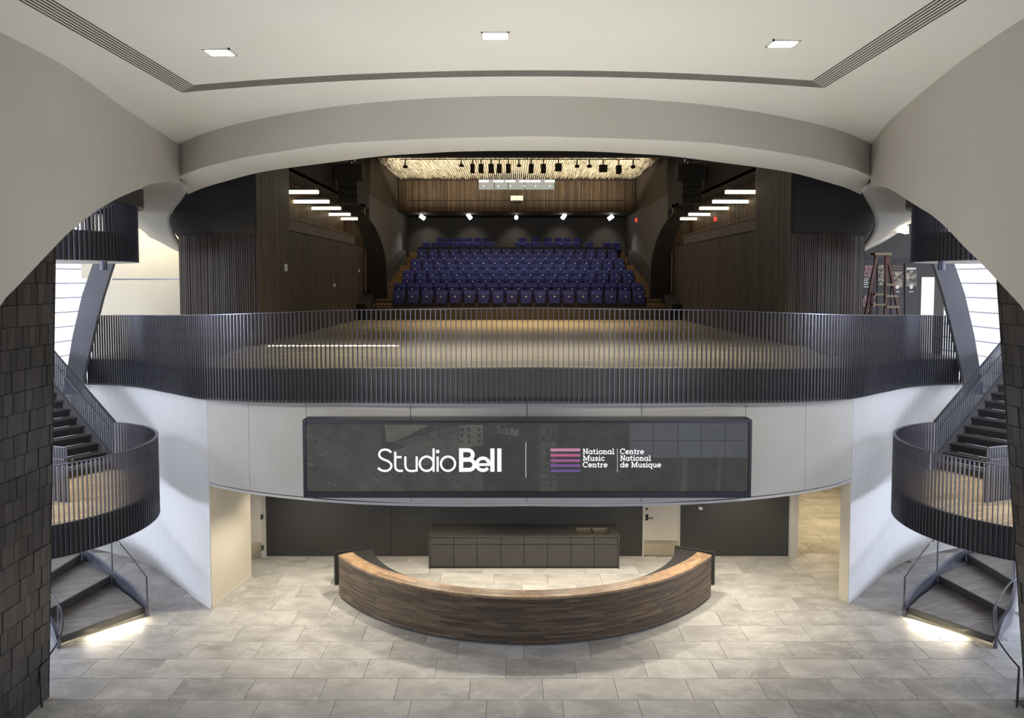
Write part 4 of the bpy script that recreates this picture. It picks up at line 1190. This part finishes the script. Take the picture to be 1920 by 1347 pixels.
ET = lambda x, y: ex(x, y, .012)
sans_text('WHERE', 1611, 504.5, 6.4, ET, 'pink_print', tp); sans_text('MUSIC', 1611.5, 512, 6.4, ET, 'pink_print', tp); sans_text('LIVES', 1616, 519.6, 6.4, ET, 'pink_print', tp)
sans_text('LA OU', 1616, 560.5, 6.2, ET, 'pink_print', tp); sans_text('VIT LA', 1613, 567.5, 6.2, ET, 'pink_print', tp); sans_text('MUSIQUE', 1606, 575, 6.2, ET, 'pink_print', tp)
for i, yy in enumerate((522.5, 526, 529.5, 533, 537.5)): flat([(1619, yy), (1629 - (i % 2) * 2, yy), (1629 - (i % 2) * 2, yy + 1.5), (1619, yy + 1.5)], 'white_print', tp, 'text_line', .012, .004)
for yy in (579, 582.5): flat([(1623, yy), (1636, yy), (1636, yy + 1.2), (1623, yy + 1.2)], 'white_print', tp, 'text_line', .012, .004)
for nm_, lab, xa_, xb_, ph0, ph1, mot in (('photo_poster', 'tall exhibit poster with a monochrome standing figure behind the ladder', 1645, 1666, 497, 535, 0),
                                      ('photo_poster', 'tall exhibit poster with a stage crowd photograph and white round seal', 1671, 1694, 510, 540, 1),
                                      ('photo_poster', 'tall exhibit poster with a band photograph, nearest the light panel', 1697, 1720, 502, 537, 2)):
    po = poster(nm_, lab, [(xa_, 494), (xb_, 494), (xb_, 600), (xa_, 600)])
    flat([(xa_ + 1.5, ph0), (xb_ - 1.5, ph0), (xb_ - 1.5, ph1), (xa_ + 1.5, ph1)], 'grey_print', po, 'photograph', .012, .006)
    xm = (xa_ + xb_) / 2
    if mot:
        flat([(xm + 3.4 * math.cos(a * PI / 8), 538 + 4.2 * math.sin(a * PI / 8)) for a in range(16)], 'white_print', po, 'seal', .022, .006)
        flat([(xm - 4, 546.5), (xm + 4, 546.5), (xm + 4, 548), (xm - 4, 548)], 'white_print', po, 'text_line', .014, .004)
    if mot == 2: flat([(xa_ + 3, 502), (xb_ - 3, 502), (xb_ - 3, 505.5), (xa_ + 3, 505.5)], 'white_print', po, 'banner', .02, .004)
    if mot == 1:
        for yy in (499, 504, 509): flat([(xa_ + 2, yy), (xb_ - 2, yy), (xb_ - 2, yy + 1.6), (xa_ + 2, yy + 1.6)], 'ladder_step', po, 'text_line', .014, .004)
    for yy in (556, 562, 568, 574, 580): flat([(xa_ + 4, yy), (xb_ - 4, yy), (xb_ - 4, yy + 1.6), (xa_ + 4, yy + 1.6)], 'hall_grey', po, 'text_line', .012, .004)
# stepladder
LY = 22.0
lt = P(1652, 479, LY)
ZL = 5.05
ld = empty('stepladder', (lt.x, LY, ZL), label='tall red-brown stepladder standing before the exhibit boards', cat='ladder')
hL = lt.z - ZL
def leg(px_t, px_b, yt, yb):
    xt = P(px_t, 480, LY).x - lt.x; xbm = P(px_b, 583, LY).x - lt.x
    xbm = xt + (xbm - xt) * (hL / (lt.z - P(px_b, 583, LY).z))
    mb = MB(); w_ = .035
    mb.hexa([(xbm - w_, yb - w_, 0), (xbm + w_, yb - w_, 0), (xbm + w_, yb + w_, 0), (xbm - w_, yb + w_, 0)], [(xt - w_, yt - w_, hL), (xt + w_, yt - w_, hL), (xt + w_, yt + w_, hL), (xt - w_, yt + w_, hL)])
    mb.build('rail', M['ladder_wood'], ld); return xt, xbm
a = leg(1642, 1620, -.05, -.2); b = leg(1660, 1651, -.05, -.45); c = leg(1645, 1640, .08, .35); d_ = leg(1663, 1680, -.02, -.2)
MB().box(-.24, .24, -.14, .14, hL, hL + .07).build('top_cap', M['ladder_step'], ld)
for k, (xa_, xb_, yy) in enumerate(((1650, 1671, 534), (1650, 1673, 555), (1652, 1676, 575), (1630, 1646, 552), (1626, 1648, 571))):
    p0, p1 = P(xa_, yy, LY), P(xb_, yy, LY)
    MB().box(p0.x - lt.x, p1.x - lt.x, -.35, -.2, p0.z - ZL - .03, p0.z - ZL + .03).build('step', M['ladder_step'], ld)
# spotlights on the right gallery soffit
tl = empty('gallery_spot_cluster', tuple(P(1694, 432, 20.6)), label='white plate of three glowing spotlights on the right gallery soffit', cat='ceiling light')
B0 = P(1694, 432, 20.6)
rel(MB().add([tuple(P(x, y_, d)) for x, y_, d in ((1681, 436, 20.6), (1704, 439, 20.6), (1704, 426, 21.1), (1689, 424, 21.1))] + [tuple(P(x, y_, d) + Vector((0, 0, .03))) for x, y_, d in ((1681, 436, 20.6), (1704, 439, 20.6), (1704, 426, 21.1), (1689, 424, 21.1))],
     [(0, 1, 2, 3), (7, 6, 5, 4), (0, 4, 5, 1), (1, 5, 6, 2), (2, 6, 7, 3), (3, 7, 4, 0)]), B0).build('plate', M['tube_glow'], tl)
for px, py in ((1693, 428), (1697, 436), (1689, 433)):
    v = P(px, py, 20.55) - B0
    MB().lathe([(0, -.045), (.04, -.03), (.055, 0), (.04, .03), (0, .045)], 14, tuple(v)).build('lamp', M['lamp_glow'], tl)
lamp('gallery_spot', 'SPOT', tuple(B0 + Vector((0, 0, -.1))), (B0.x - .3, EY, 6.6), 25, SOFT, parent=None, size=.1, angle=90)

# =================================================================== auditorium
HX = 6.65
hall = lambda nm, mb, m, label, cat='wall', smooth=False: tag(mb.build(nm, M[m], smooth=smooth), label, cat, kind='structure')
def slats(mb, p0, p1, z0, z1, pitch, depth, facing, wfrac=.62):
    """upright slats from plan point p0 to p1; facing is the unit vector they stand out along"""
    n = max(1, int(math.dist(p0, p1) / pitch)); u = Vector((p1[0] - p0[0], p1[1] - p0[1])).normalized(); f = Vector(facing)
    for i in range(n):
        c = Vector(p0) + u * pitch * (i + .5); h = u * pitch * wfrac / 2; d = depth * random.uniform(.75, 1)
        q = [c - h, c + h, c + h + f * d, c - h + f * d]
        mb.hexa([(v.x, v.y, z0) for v in q], [(v.x, v.y, z1) for v in q], random.random())
for s in (-1, 1):
    nm = 'left' if s < 0 else 'right'
    # wooden drum beside the hall opening
    cx, cy, r = (7.12, 20.76, 2.20) if s < 0 else (7.12, 20.65, 2.09)
    dr = empty('wall_%s_drum' % nm, (s * cx, cy, 5.0), label='dark walnut slatted drum wall %s of the stage opening' % nm, cat='wall', kind='structure')
    bx, by, bz = s * cx, cy, 5.0
    A0, A1 = math.radians(-13), math.radians(150)
    pt = lambda rr, a: (s * (cx + rr * math.sin(a)) - bx, cy - rr * math.cos(a) - by)
    MB().sweep([[(*pt(r - .05, a), 0), (*pt(r - .05, a), 5.5), (*pt(r - .2, a), 5.5), (*pt(r - .2, a), 0)] for a in [A0 + (A1 - A0) * i / 40 for i in range(41)]]).build('drum_shell', M['hall_black'], dr)
    sl_ = MB(); n = 110
    for i in range(n):
        a = A0 + (A1 - A0) * (i + .5) / n; h = (A1 - A0) / n * .36; d = random.uniform(0, .02)
        q = [pt(r - .05, a - h), pt(r - .05, a + h), pt(r - d, a + h), pt(r - d, a - h)]
        sl_.hexa([(*v, 0) for v in q], [(*v, 5.5) for v in q], random.random())
    o = sl_.build('slats', M['drum_wood'], dr); o['kind'] = 'stuff'
    prof = [(r + .0, 3.22), (r + .12, 3.36), (r + .2, 3.58), (r + .22, 3.85), (r + .22, 4.2), (r + .2, 5.5)]
    o = MB().grid([[(*pt(rr, a), z) for rr, z in prof] for a in [A0 + (A1 - A0) * i / 40 for i in range(41)]]).build('collar', M['hall_black'], dr, smooth=True)
    o.modifiers.new('thickness', 'SOLIDIFY').thickness = .04
    # jamb wall, lower side wall, parapet, upper side wall
    sw = empty('wall_%s_hall' % nm, (s * HX, 21, FLOOR2), label='dark slatted side wall on the %s of the stage' % nm, cat='wall', kind='structure')
    W = (s * HX, 21, FLOOR2)
    x_in, x_out = (s * HX, s * (HX + .25))
    lo, hi = min(x_in, x_out), max(x_in, x_out)
    rel(MB().box(lo, hi, 18.62, 21.4, 5.2, 12.8), W).build('jamb', M['hall_black'], sw)
    m_ = MB(); slats(m_, (s * HX, 18.62), (s * HX, 21.4), 5.2, 12.8, .075, .03, (-s, 0)); o = rel(m_, W).build('jamb_slats', M['hall_wood'], sw); o['kind'] = 'stuff'
    rel(MB().box(lo, hi, 21.4, 32.4, 5.2, 8.5), W).build('side_wall', M['hall_black'], sw)
    m_ = MB(); slats(m_, (s * HX, 21.4), (s * HX, 32.0), 5.2, 8.46, .1, .03, (-s, 0)); o = rel(m_, W).build('wall_slats', M['hall_wood'], sw); o['kind'] = 'stuff'
    rel(MB().box(lo, hi, 21.4, 30.4, 8.51, 8.84), W).build('parapet', M['hall_wood'], sw)
    rel(MB().box(min(s * (HX - .03), s * (HX + .3)), max(s * (HX - .03), s * (HX + .3)), 21.4, 30.4, 8.845, 8.88), W).build('parapet_cap', M['hall_wood_lit'], sw)
    rel(MB().box(min(s * (HX + .8), s * (HX + 1.1)), max(s * (HX + .8), s * (HX + 1.1)), 20.0, 33.0, 5.2, 10.4), W).build('box_wall', M['hall_black'], sw)
    m_ = MB(); slats(m_, (s * (HX + .8), 21.0), (s * (HX + .8), 32.8), 8.4, 10.2, .09, .03, (-s, 0)); o = rel(m_, W).build('box_slats', M['hall_wood_lit'], sw); o['kind'] = 'stuff'
    rel(MB().box(min(s * HX, s * (HX + 1.1)), max(s * HX, s * (HX + 1.1)), 32.4, 32.6, 5.2, 10.4), W).build('box_end', M['hall_wood_lit'], sw)
    rel(MB().box(min(s * HX, s * (HX + 1.1)), max(s * HX, s * (HX + 1.1)), 21.0, 32.6, 8.3, 8.34), W).build('box_floor', M['hall_black'], sw)
    rel(MB().box(min(s * HX, s * (HX + 1.1)), max(s * HX, s * (HX + 1.1)), 20.0, 32.6, 10.2, 10.3), W).build('box_ceiling', M['hall_black'], sw)
    rel(MB().box(lo, hi, 21.4, 33.5, 10.18, 12.9), W).build('upper_wall', M['hall_black'], sw)
    rel(MB().box(lo, hi, 33.5, 46.4, 5.2, 12.9), W).build('rear_wall', M['hall_grey'], sw)
    m_ = MB(); slats(m_, (s * HX, 33.6), (s * HX, 42.0), 10.9, 12.8, .12, .03, (-s, 0)); o = rel(m_, W).build('upper_slats', M['hall_wood'], sw); o['kind'] = 'stuff'
    # curved black portal at the end of the box
    outer = [(-.29 + (px - 960) / F * 32.3, 7.1 + (524 - py) * 32.3 / F) for px, py in ((727, 560), (727, 510), (724, 480), (716, 450), (704, 425), (688, 404), (668, 385), (640, 365))]
    inner = [(-.29 + (px - 960) / F * 32.3, 7.1 + (524 - py) * 32.3 / F) for px, py in ((690, 560), (690, 510), (689, 480), (686, 458), (679, 436), (666, 414), (648, 396), (620, 380))]
    out2 = catmull(outer, 4); in2 = catmull(inner, 4)
    o = MB().sweep([[(-s * a[0], 32.1, a[1]), (-s * a[0], 32.38, a[1]), (-s * b[0], 32.38, b[1]), (-s * b[0], 32.1, b[1])] for a, b in zip(out2, in2)]).build('trim_%d' % (3 if s < 0 else 4), M['hall_black'])
    tag(o, 'black curved portal edge at the far end of the %s side box' % nm, 'portal', kind='structure')
    # linear lamps in the side box
    for k, (d, xa, xb) in enumerate(((22.0, 5.95, 7.35), (24.5, 6.25, 7.4), (26.8, 6.4, 7.42), (29.3, 6.6, 7.44), (31.4, 6.75, 7.44))):
        z = 9.63 + (.0 if k else .02)
        ll = empty('linear_lamp', (s * (xa + xb) / 2, d, z), label='glowing linear lamp in the %s side box, %s from the stage front' % (nm, ('first', 'second', 'third', 'fourth', 'fifth')[k]), cat='lamp', group='linear lamps of the side boxes')
        hw = (xb - xa) / 2
        MB().tube([(-hw, 0, 0), (hw, 0, 0)], .055, 10).build('tube', M['tube_glow'], ll)
        MB().box(-hw * .9, hw * .9, -.02, .02, .055, .12).build('channel', M['rail'], ll)
        MB().box(-hw * .5 - .006, -hw * .5 + .006, -.006, .006, .12, .56).box(hw * .5 - .006, hw * .5 + .006, -.006, .006, .12, .56).build('hanger', M['hall_black'], ll)
    # hanging loudspeaker array
    c = P(657 if s < 0 else 1292, 325, 27)
    sp = empty('speaker_array', (c.x, 27, c.z - 1.0), label='black hanging loudspeaker array on the %s of the hall' % nm, cat='loudspeaker', group='hanging loudspeaker arrays')
    MB().box(-.46, .46, -.3, .3, .76, 1.3).build('cabinet', M['hall_black'], sp)
    for k in range(3):
        MB().box(-.34 + s * .06, .34 + s * .06, -.28 + .03 * k, .3, .48 - .28 * k, .74 - .28 * k).build('cabinet', M['hall_black'], sp)
    MB().box(-.05, .05, -.05, .05, 1.3, 1.62).box(-.16, .16, -.08, .08, 1.42, 1.5).build('rigging', M['rail'], sp)
    # switch plates
for px, py, d, nm_ in ((535, 502, None, 'paper notice'), (626, 535, None, 'small switch plate low'), (672, 508, None, 'small switch plate')):
    dd = (HX - .29 - .04) / ((960 - px) / F)
    p = P(px, py, dd)
    hh = .1 if nm_ == 'paper notice' else .06
    tag(MB().box(p.x - .005, p.x + .03, p.y - .1, p.y + .1, p.z - hh, p.z + hh).build('wall_plate', M['white_metal']), 'pale %s on the dark wall left of the stage' % nm_, 'wall plate')
# header, ceiling, rear
hall('wall_header', MB().box(-9, 9, 18.62, 18.9, P(960, 293, 18.62).z, 13.2), 'hall_black', 'black header above the stage opening')
hall('ceiling_bridge', MB().box(-9.5, 9.5, 15.2, 18.7, 10.5, 10.6), 'hall_black', 'dark ceiling strip between the beam and the hall', 'ceiling')
hall('ceiling_hall', MB().box(-8.0, 8.0, 18.7, 46.6, 13.0, 13.2), 'baffle', 'pale reflector ceiling above the hall baffles', 'ceiling')
ba = MB(); zc = 12.77
nb_ = 118
for i in range(nb_):
    x = -6.55 + 13.1 * i / (nb_ - 1)
    y = 24.0 if False else 30.0
    y0_ = 32.0
    while y0_ < 41.8:
        ln = random.uniform(.5, 1.5); h = random.uniform(.02, .12)
        ba.box(x - .018, x + .018, y0_, min(41.9, y0_ + ln), zc - h, zc + .06 + random.uniform(0, .1), random.random())
        y0_ += ln + random.uniform(.0, .25)
o = ba.build('ceiling_baffles', M['baffle'], fix=False); tag(o, 'field of thin pale hanging baffles under the hall ceiling', 'baffles', kind='stuff')
lamp('baffle_cove', 'AREA', (0, 37.5, 12.1), (0, 37.8, 13.4), 640, (1.0, .92, .74), size=12, size_y=8)
rw = empty('wall_rear_upper', (0, 42, 10.88), label='warm walnut slatted wall above the rear seats', cat='wall', kind='structure')
MB().box(-6.62, 6.62, .05, .25, 0, 2.0).build('backing', M['hall_black'], rw)
m_ = MB(); slats(m_, (-6.6, .05), (6.6, .05), 0, 1.95, .085, .05, (0, -1)); o = m_.build('slats', M['hall_wood_lit'], rw); o['kind'] = 'stuff'
MB().box(-6.0, 6.0, -.05, -.005, .6, .635).build('ledge', M['hall_black'], rw)
MB().box(-6.4, 6.4, -.04, -.005, 1.72, 1.76).build('ledge', M['hall_black'], rw)
hall('ceiling_rear', MB().box(-6.62, 6.62, 42.05, 46.4, 10.88, 11.0), 'hall_black', 'low dark ceiling over the rear seats', 'ceiling')
hall('wall_rear', MB().box(-6.7, 6.7, 46.2, 46.4, 5.2, 11.0), 'hall_grey', 'dark grey rear wall of the hall lit by five spots')
# control booth window
bw0, bw1, bz0, bz1 = P(897, 355, 41.9).x, P(1040, 355, 41.9).x, P(960, 355.5, 41.9).z, P(960, 336, 41.9).z
bo = empty('control_booth_window', ((bw0 + bw1) / 2, 41.9, bz0), label='bright control booth window in the walnut wall', cat='window')
BW = ((bw0 + bw1) / 2, 41.9, bz0)
for a, b in ((897, 927), (927, 953), (953, 984), (984, 1040)):
    rel(MB().box(P(a, 345, 41.9).x + .02, P(b, 345, 41.9).x - .02, 41.9, 41.93, bz0, bz1), BW).build('pane', M['booth'], bo)
for a, b in ((898, 916), (925, 944), (948, 966), (974, 993), (995, 1013), (1022, 1040)):
    rel(MB().tube([(P(a, 340, 41.86).x, 41.86, P(a, 340, 41.86).z), (P(b, 340, 41.86).x, 41.86, P(a, 340, 41.86).z)], .05, 8), BW).build('light_tube', M['tube_dim'], bo)
    m2 = (a + b) / 2
    rel(MB().lathe([(0, -.035), (.04, 0), (0, .035)], 10, (P(m2, 350, 41.86).x, 41.86, P(m2, 349, 41.86).z)), BW).build('lamp', M['tube_dim'], bo)
pj = P(969, 372, 41.5)
pr = empty('projector', (pj.x, 41.5, pj.z), label='white projector box below the control booth window', cat='projector')
MB().box(-.34, .34, -.25, .3, -.13, .12).build('housing', M['white_metal'], pr)
MB().box(-.22, .22, -.2, .47, -.22, -.131).build('bracket', M['hall_black'], pr)
MB().lathe([(0, 0), (.06, 0), (.06, .05), (0, .05)], 12, (0, 0, -.18)).build('lens', M['rail'], pr)
# theatre lanterns
LD = 34.6
def lantern(px, py, hpx, wpx, k, lab):
    p = P(px, py, LD); w_ = wpx * LD / F / 2; h_ = hpx * LD / F
    e_ = empty('stage_lantern', (p.x, LD, p.z - h_ / 2), label=lab, cat='stage light', group='stage lanterns under the baffles')
    if k: MB().box(-w_, w_, -.2, .2, 0, h_ * .86).build('housing', M['hall_black'], e_)
    else: MB().lathe([(0, 0), (w_ * .8, .02), (w_, h_ * .3), (w_ * .9, h_ * .6), (w_ * .4, h_ * .8), (0, h_ * .85)], 12).build('housing', M['hall_black'], e_)
    top = zc - (p.z - h_ / 2)
    MB().box(-.03, .03, -.03, .03, h_ * .8, max(12.62 - (p.z - h_ / 2), h_)).build('yoke', M['rail'], e_)
lan = [(760, 312, 8, 10, 0), (865, 310, 7, 10, 0), (886, 315, 18, 8, 1), (902, 315, 18, 9, 1), (921, 315, 18, 10, 1), (936, 315, 18, 9, 1), (953, 315, 18, 9, 1), (973, 310, 7, 9, 0), (996, 315, 18, 9, 1), (1019, 315, 18, 9, 1), (1047, 313, 15, 12, 1), (1082, 311, 8, 9, 0), (1105, 311, 8, 10, 0), (1131, 315, 14, 14, 1), (1160, 317, 17, 9, 1), (1187, 312, 9, 9, 0)]
ords = ['first', 'second', 'third', 'fourth', 'fifth', 'sixth', 'seventh', 'eighth', 'ninth', 'tenth', 'eleventh', 'twelfth', 'thirteenth', 'fourteenth', 'fifteenth', 'sixteenth']
for i, (a, b, c, d, k) in enumerate(lan):
    lantern(a, b, c, d, k, 'black %s stage lantern, %s from left under the baffles' % ('boxy' if k else 'round', ords[i]))
MB_ = MB().tube([(P(750, 308, LD).x, LD, 12.6), (P(1200, 308, LD).x, LD, 12.6)], .022)
tag(MB_.build('lighting_pipe', M['hall_black']), 'thin black pipe carrying the stage lanterns', 'pipe')
# rear wall spots
for i, (px, py, tl_) in enumerate(((792, 407.5, 35), (880, 406, 55), (968, 408, 90), (1057, 406, 125), (1145, 408, 145))):
    p = P(px, py, 43.6)
    e_ = empty('wall_spot', tuple(p), label='glowing tilted rear wall spotlight, %s from left' % ords[i], cat='spotlight', group='rear wall spotlights')
    hl_ = .0 if tl_ == 90 else .16
    a = math.radians(-tl_)
    dx, dz = math.cos(a) * hl_, math.sin(a) * hl_
    MB().tube([(-dx - .001, -.04, -dz), (dx + .001, .04, dz)], .11, 12).build('lamp', M['lamp_glow'], e_) if hl_ else MB().lathe([(0, -.12), (.08, -.09), (.115, 0), (.08, .09), (0, .12)], 14).build('lamp', M['lamp_glow'], e_)
    MB().box(-.02, .02, .02, .06, .05, 10.88 - p.z).build('stem', M['hall_black'], e_)
    lamp('wall_spot_light', 'SPOT', (p.x, 44.6, 10.75), (p.x, 46.1, 9.1), 70, (1.0, .9, .75), size=.08, angle=75, blend=.9)
    lamp('seat_spot_light', 'SPOT', (p.x, 43.8, 10.7), (p.x, 42.8, 9.0), 320, (1.0, .95, .92), size=.08, angle=90, blend=.8)
# exit signs
for px, py, d, lab in ((1193, 413, 41.0, 'small red exit sign over the rear door'), (1341, 411, 27.6, 'small red exit sign in the right side box')):
    p = P(px, py, d)
    e_ = empty('exit_sign', tuple(p), label=lab, cat='exit sign')
    w_ = .05 if d > 40 else .045; hh_ = .1 if d > 40 else .075
    MB().box(-w_, w_, -.03, .03, -hh_, hh_).build('panel', M['exit_red'], e_)
    MB().box(-w_ - .01, w_ + .01, .031, .06, -hh_ - .01, hh_ + .01).build('back_box', M['rail'], e_)
    MB().box(-.012, .012, .035, .055, hh_ + .01, (13.0 if d > 40 else 10.2) - p.z).build('hanger', M['rail'], e_)
p = P(1184, 440, 45.9)
tag(MB().box(p.x - .05, p.x + .05, 46.1, 46.19, p.z - .16, p.z + .12).build('fire_strobe', M['white_metal']), 'small white strobe box on the rear wall at right', 'strobe')

# tiers and seats
RY = [30.9 + 1.36 * i for i in range(8)] + [42.6, 44.0]
RZ = [5.75, 6.045, 6.36, 6.66, 6.95, 7.27, 7.55, 7.85, 8.34, 8.66]
tiers = empty('floor_tiers', (0, 30.4, FLOOR2), label='stepped wooden seating tiers facing the stage', cat='tiers', kind='structure')
T0 = (0, 30.4, FLOOR2)
rel(MB().box(-6.2, 6.2, 30.38, 30.46, 5.3, 5.95), T0).build('front_wall', M['hall_wood'], tiers)
for i, (yy, zz) in enumerate(zip(RY, RZ)):
    y0_ = 30.47 if i == 0 else yy - .62
    y1_ = (RY[i + 1] - .62) if i + 1 < len(RY) else 46.2
    xw = 6.22
    rel(MB().box(-xw, xw, y0_, y1_, 5.0, zz), T0).build('tier', M['step_wood'], tiers)
    if i < 8:
        for s in (-1, 1):
            a, b = sorted((s * 5.35, s * 6.22))
            rel(MB().box(a, b, y0_ - .42 if i else 30.47, y0_ - .01 if i else 30.48, 5.0, zz - .15 if i else zz - .0), T0).build('half_step', M['step_wood'], tiers) if i else None
for s in (-1, 1):
    a, b = sorted((s * 6.23, s * 6.63))
    mb = MB(); mb.hexa([(a, 30.4, 5.2), (b, 30.4, 5.2), (b, 42, 5.2), (a, 42, 5.2)], [(a, 30.4, 6.1), (b, 30.4, 6.1), (b, 42, 8.7), (a, 42, 8.7)])
    rel(mb, T0).build('side_stringer', M['hall_black'], tiers)
rel(MB().box(-5.5, 5.5, 41.55, 41.62, 8.2, 8.88), T0).build('rear_rail_wall', M['hall_black'], tiers)

def rbox(mb, x0, x1, y0, y1, z0, z1, c=.03, lean=0.0):
    """upholstered block with chamfered upright edges and top; lean shifts the top back"""
    pr = [(x0 + c, y0), (x1 - c, y0), (x1, y0 + c), (x1, y1), (x0, y1), (x0, y0 + c)]
    n = len(pr)
    rows = []
    for z, sft, k in ((z0, 0, 0), (z1 - c, lean, 0), (z1, lean, c)):
        rows.append([((x + k if x < 0 else x - k), y + sft + (k if y < y1 else -k * .3), z) for x, y in pr])
    mb.sweep(rows)
bk = MB(); rbox(bk, -.245, .245, .12, .20, .38, .88, .035, .09); bk = bk.mesh('backrest', M['seat'])
pn = MB(); rbox(pn, -.225, .225, -.06, .09, .36, .80, .04, .06); pn = pn.mesh('seat_cushion', M['seat'])
bt = MB(); bt.add([(.034 * math.cos(a * PI / 5), -.045, .64 + .034 * math.sin(a * PI / 5)) for a in range(10)] + [(.034 * math.cos(a * PI / 5), -.02, .64 + .034 * math.sin(a * PI / 5)) for a in range(10)], [tuple(range(10))[::-1]] + [(i, (i + 1) % 10, 10 + (i + 1) % 10, 10 + i) for i in range(10)])
bt = bt.mesh('number_button', M['button'])
am = MB().box(.255, .30, -.12, .22, .55, .60).box(.262, .293, .0, .18, .0, .55).mesh('armrest', M['seat_frame'])
ft = MB().box(-.25, .25, -.02, .16, 0, .40).mesh('pedestal', M['seat_frame'])
opn = MB(); rbox(opn, -.225, .225, -.42, .09, .40, .52, .04, 0); opn = opn.mesh('seat_cushion_open', M['seat'])
ORD = ['leftmost', 'second', 'third', 'fourth', 'fifth', 'sixth', 'seventh', 'eighth', 'ninth', 'tenth', 'eleventh', 'twelfth', 'thirteenth', 'fourteenth', 'fifteenth', 'sixteenth', 'seventeenth', 'eighteenth', 'nineteenth']
def nth(k, n): return 'leftmost' if k == 0 else 'rightmost' if k == n - 1 else ORD[k] + ' from left'
def seat(x, yy, zz, lab, grp, opened=False):
    e_ = empty('theatre_seat', (x, yy, zz), label=lab, cat='seat', group=grp)
    obj('backrest', bk, e_)
    obj('seat_cushion', opn if opened else pn, e_)
    if not opened: obj('number_button', bt, e_)
    obj('armrest', am, e_); obj('pedestal', ft, e_)
    if opened: e_.scale = (.9, .9, 1)
rown = ['front', 'second', 'third', 'fourth', 'fifth', 'sixth', 'seventh', 'eighth']
for i in range(8):
    n = 18 if i % 2 == 0 else 19
    pitch = .588 if i % 2 == 0 else .575
    for k in range(n):
        x = (k - (n - 1) / 2) * pitch - (.0)
        seat(x, RY[i], RZ[i], 'folded blue theatre seat, %s in the %s row' % (nth(k, n), rown[i]), 'blue seats of the %s row' % rown[i])
for k, px in enumerate((790 + 9, 816, 833, 851, 868, 885, 902, 920, 972, 989, 1008, 1026, 1044, 1062, 1080, 1106, 1139, 1156)):
    seat(P(px, 458, 42.6).x, 42.6, RZ[8], 'brightly lit blue seat, %s in the ninth row behind the rail wall' % nth(k, 18), 'blue seats of the ninth row', True)
for k, px in enumerate((826, 844, 861, 878, 895, 912, 980, 1004, 1027, 1047, 1064, 1083)):
    seat(P(px, 450, 44.0).x, 44.0, RZ[9], 'brightly lit blue seat, %s in the rearmost row' % nth(k, 12), 'blue seats of the rearmost row', True)
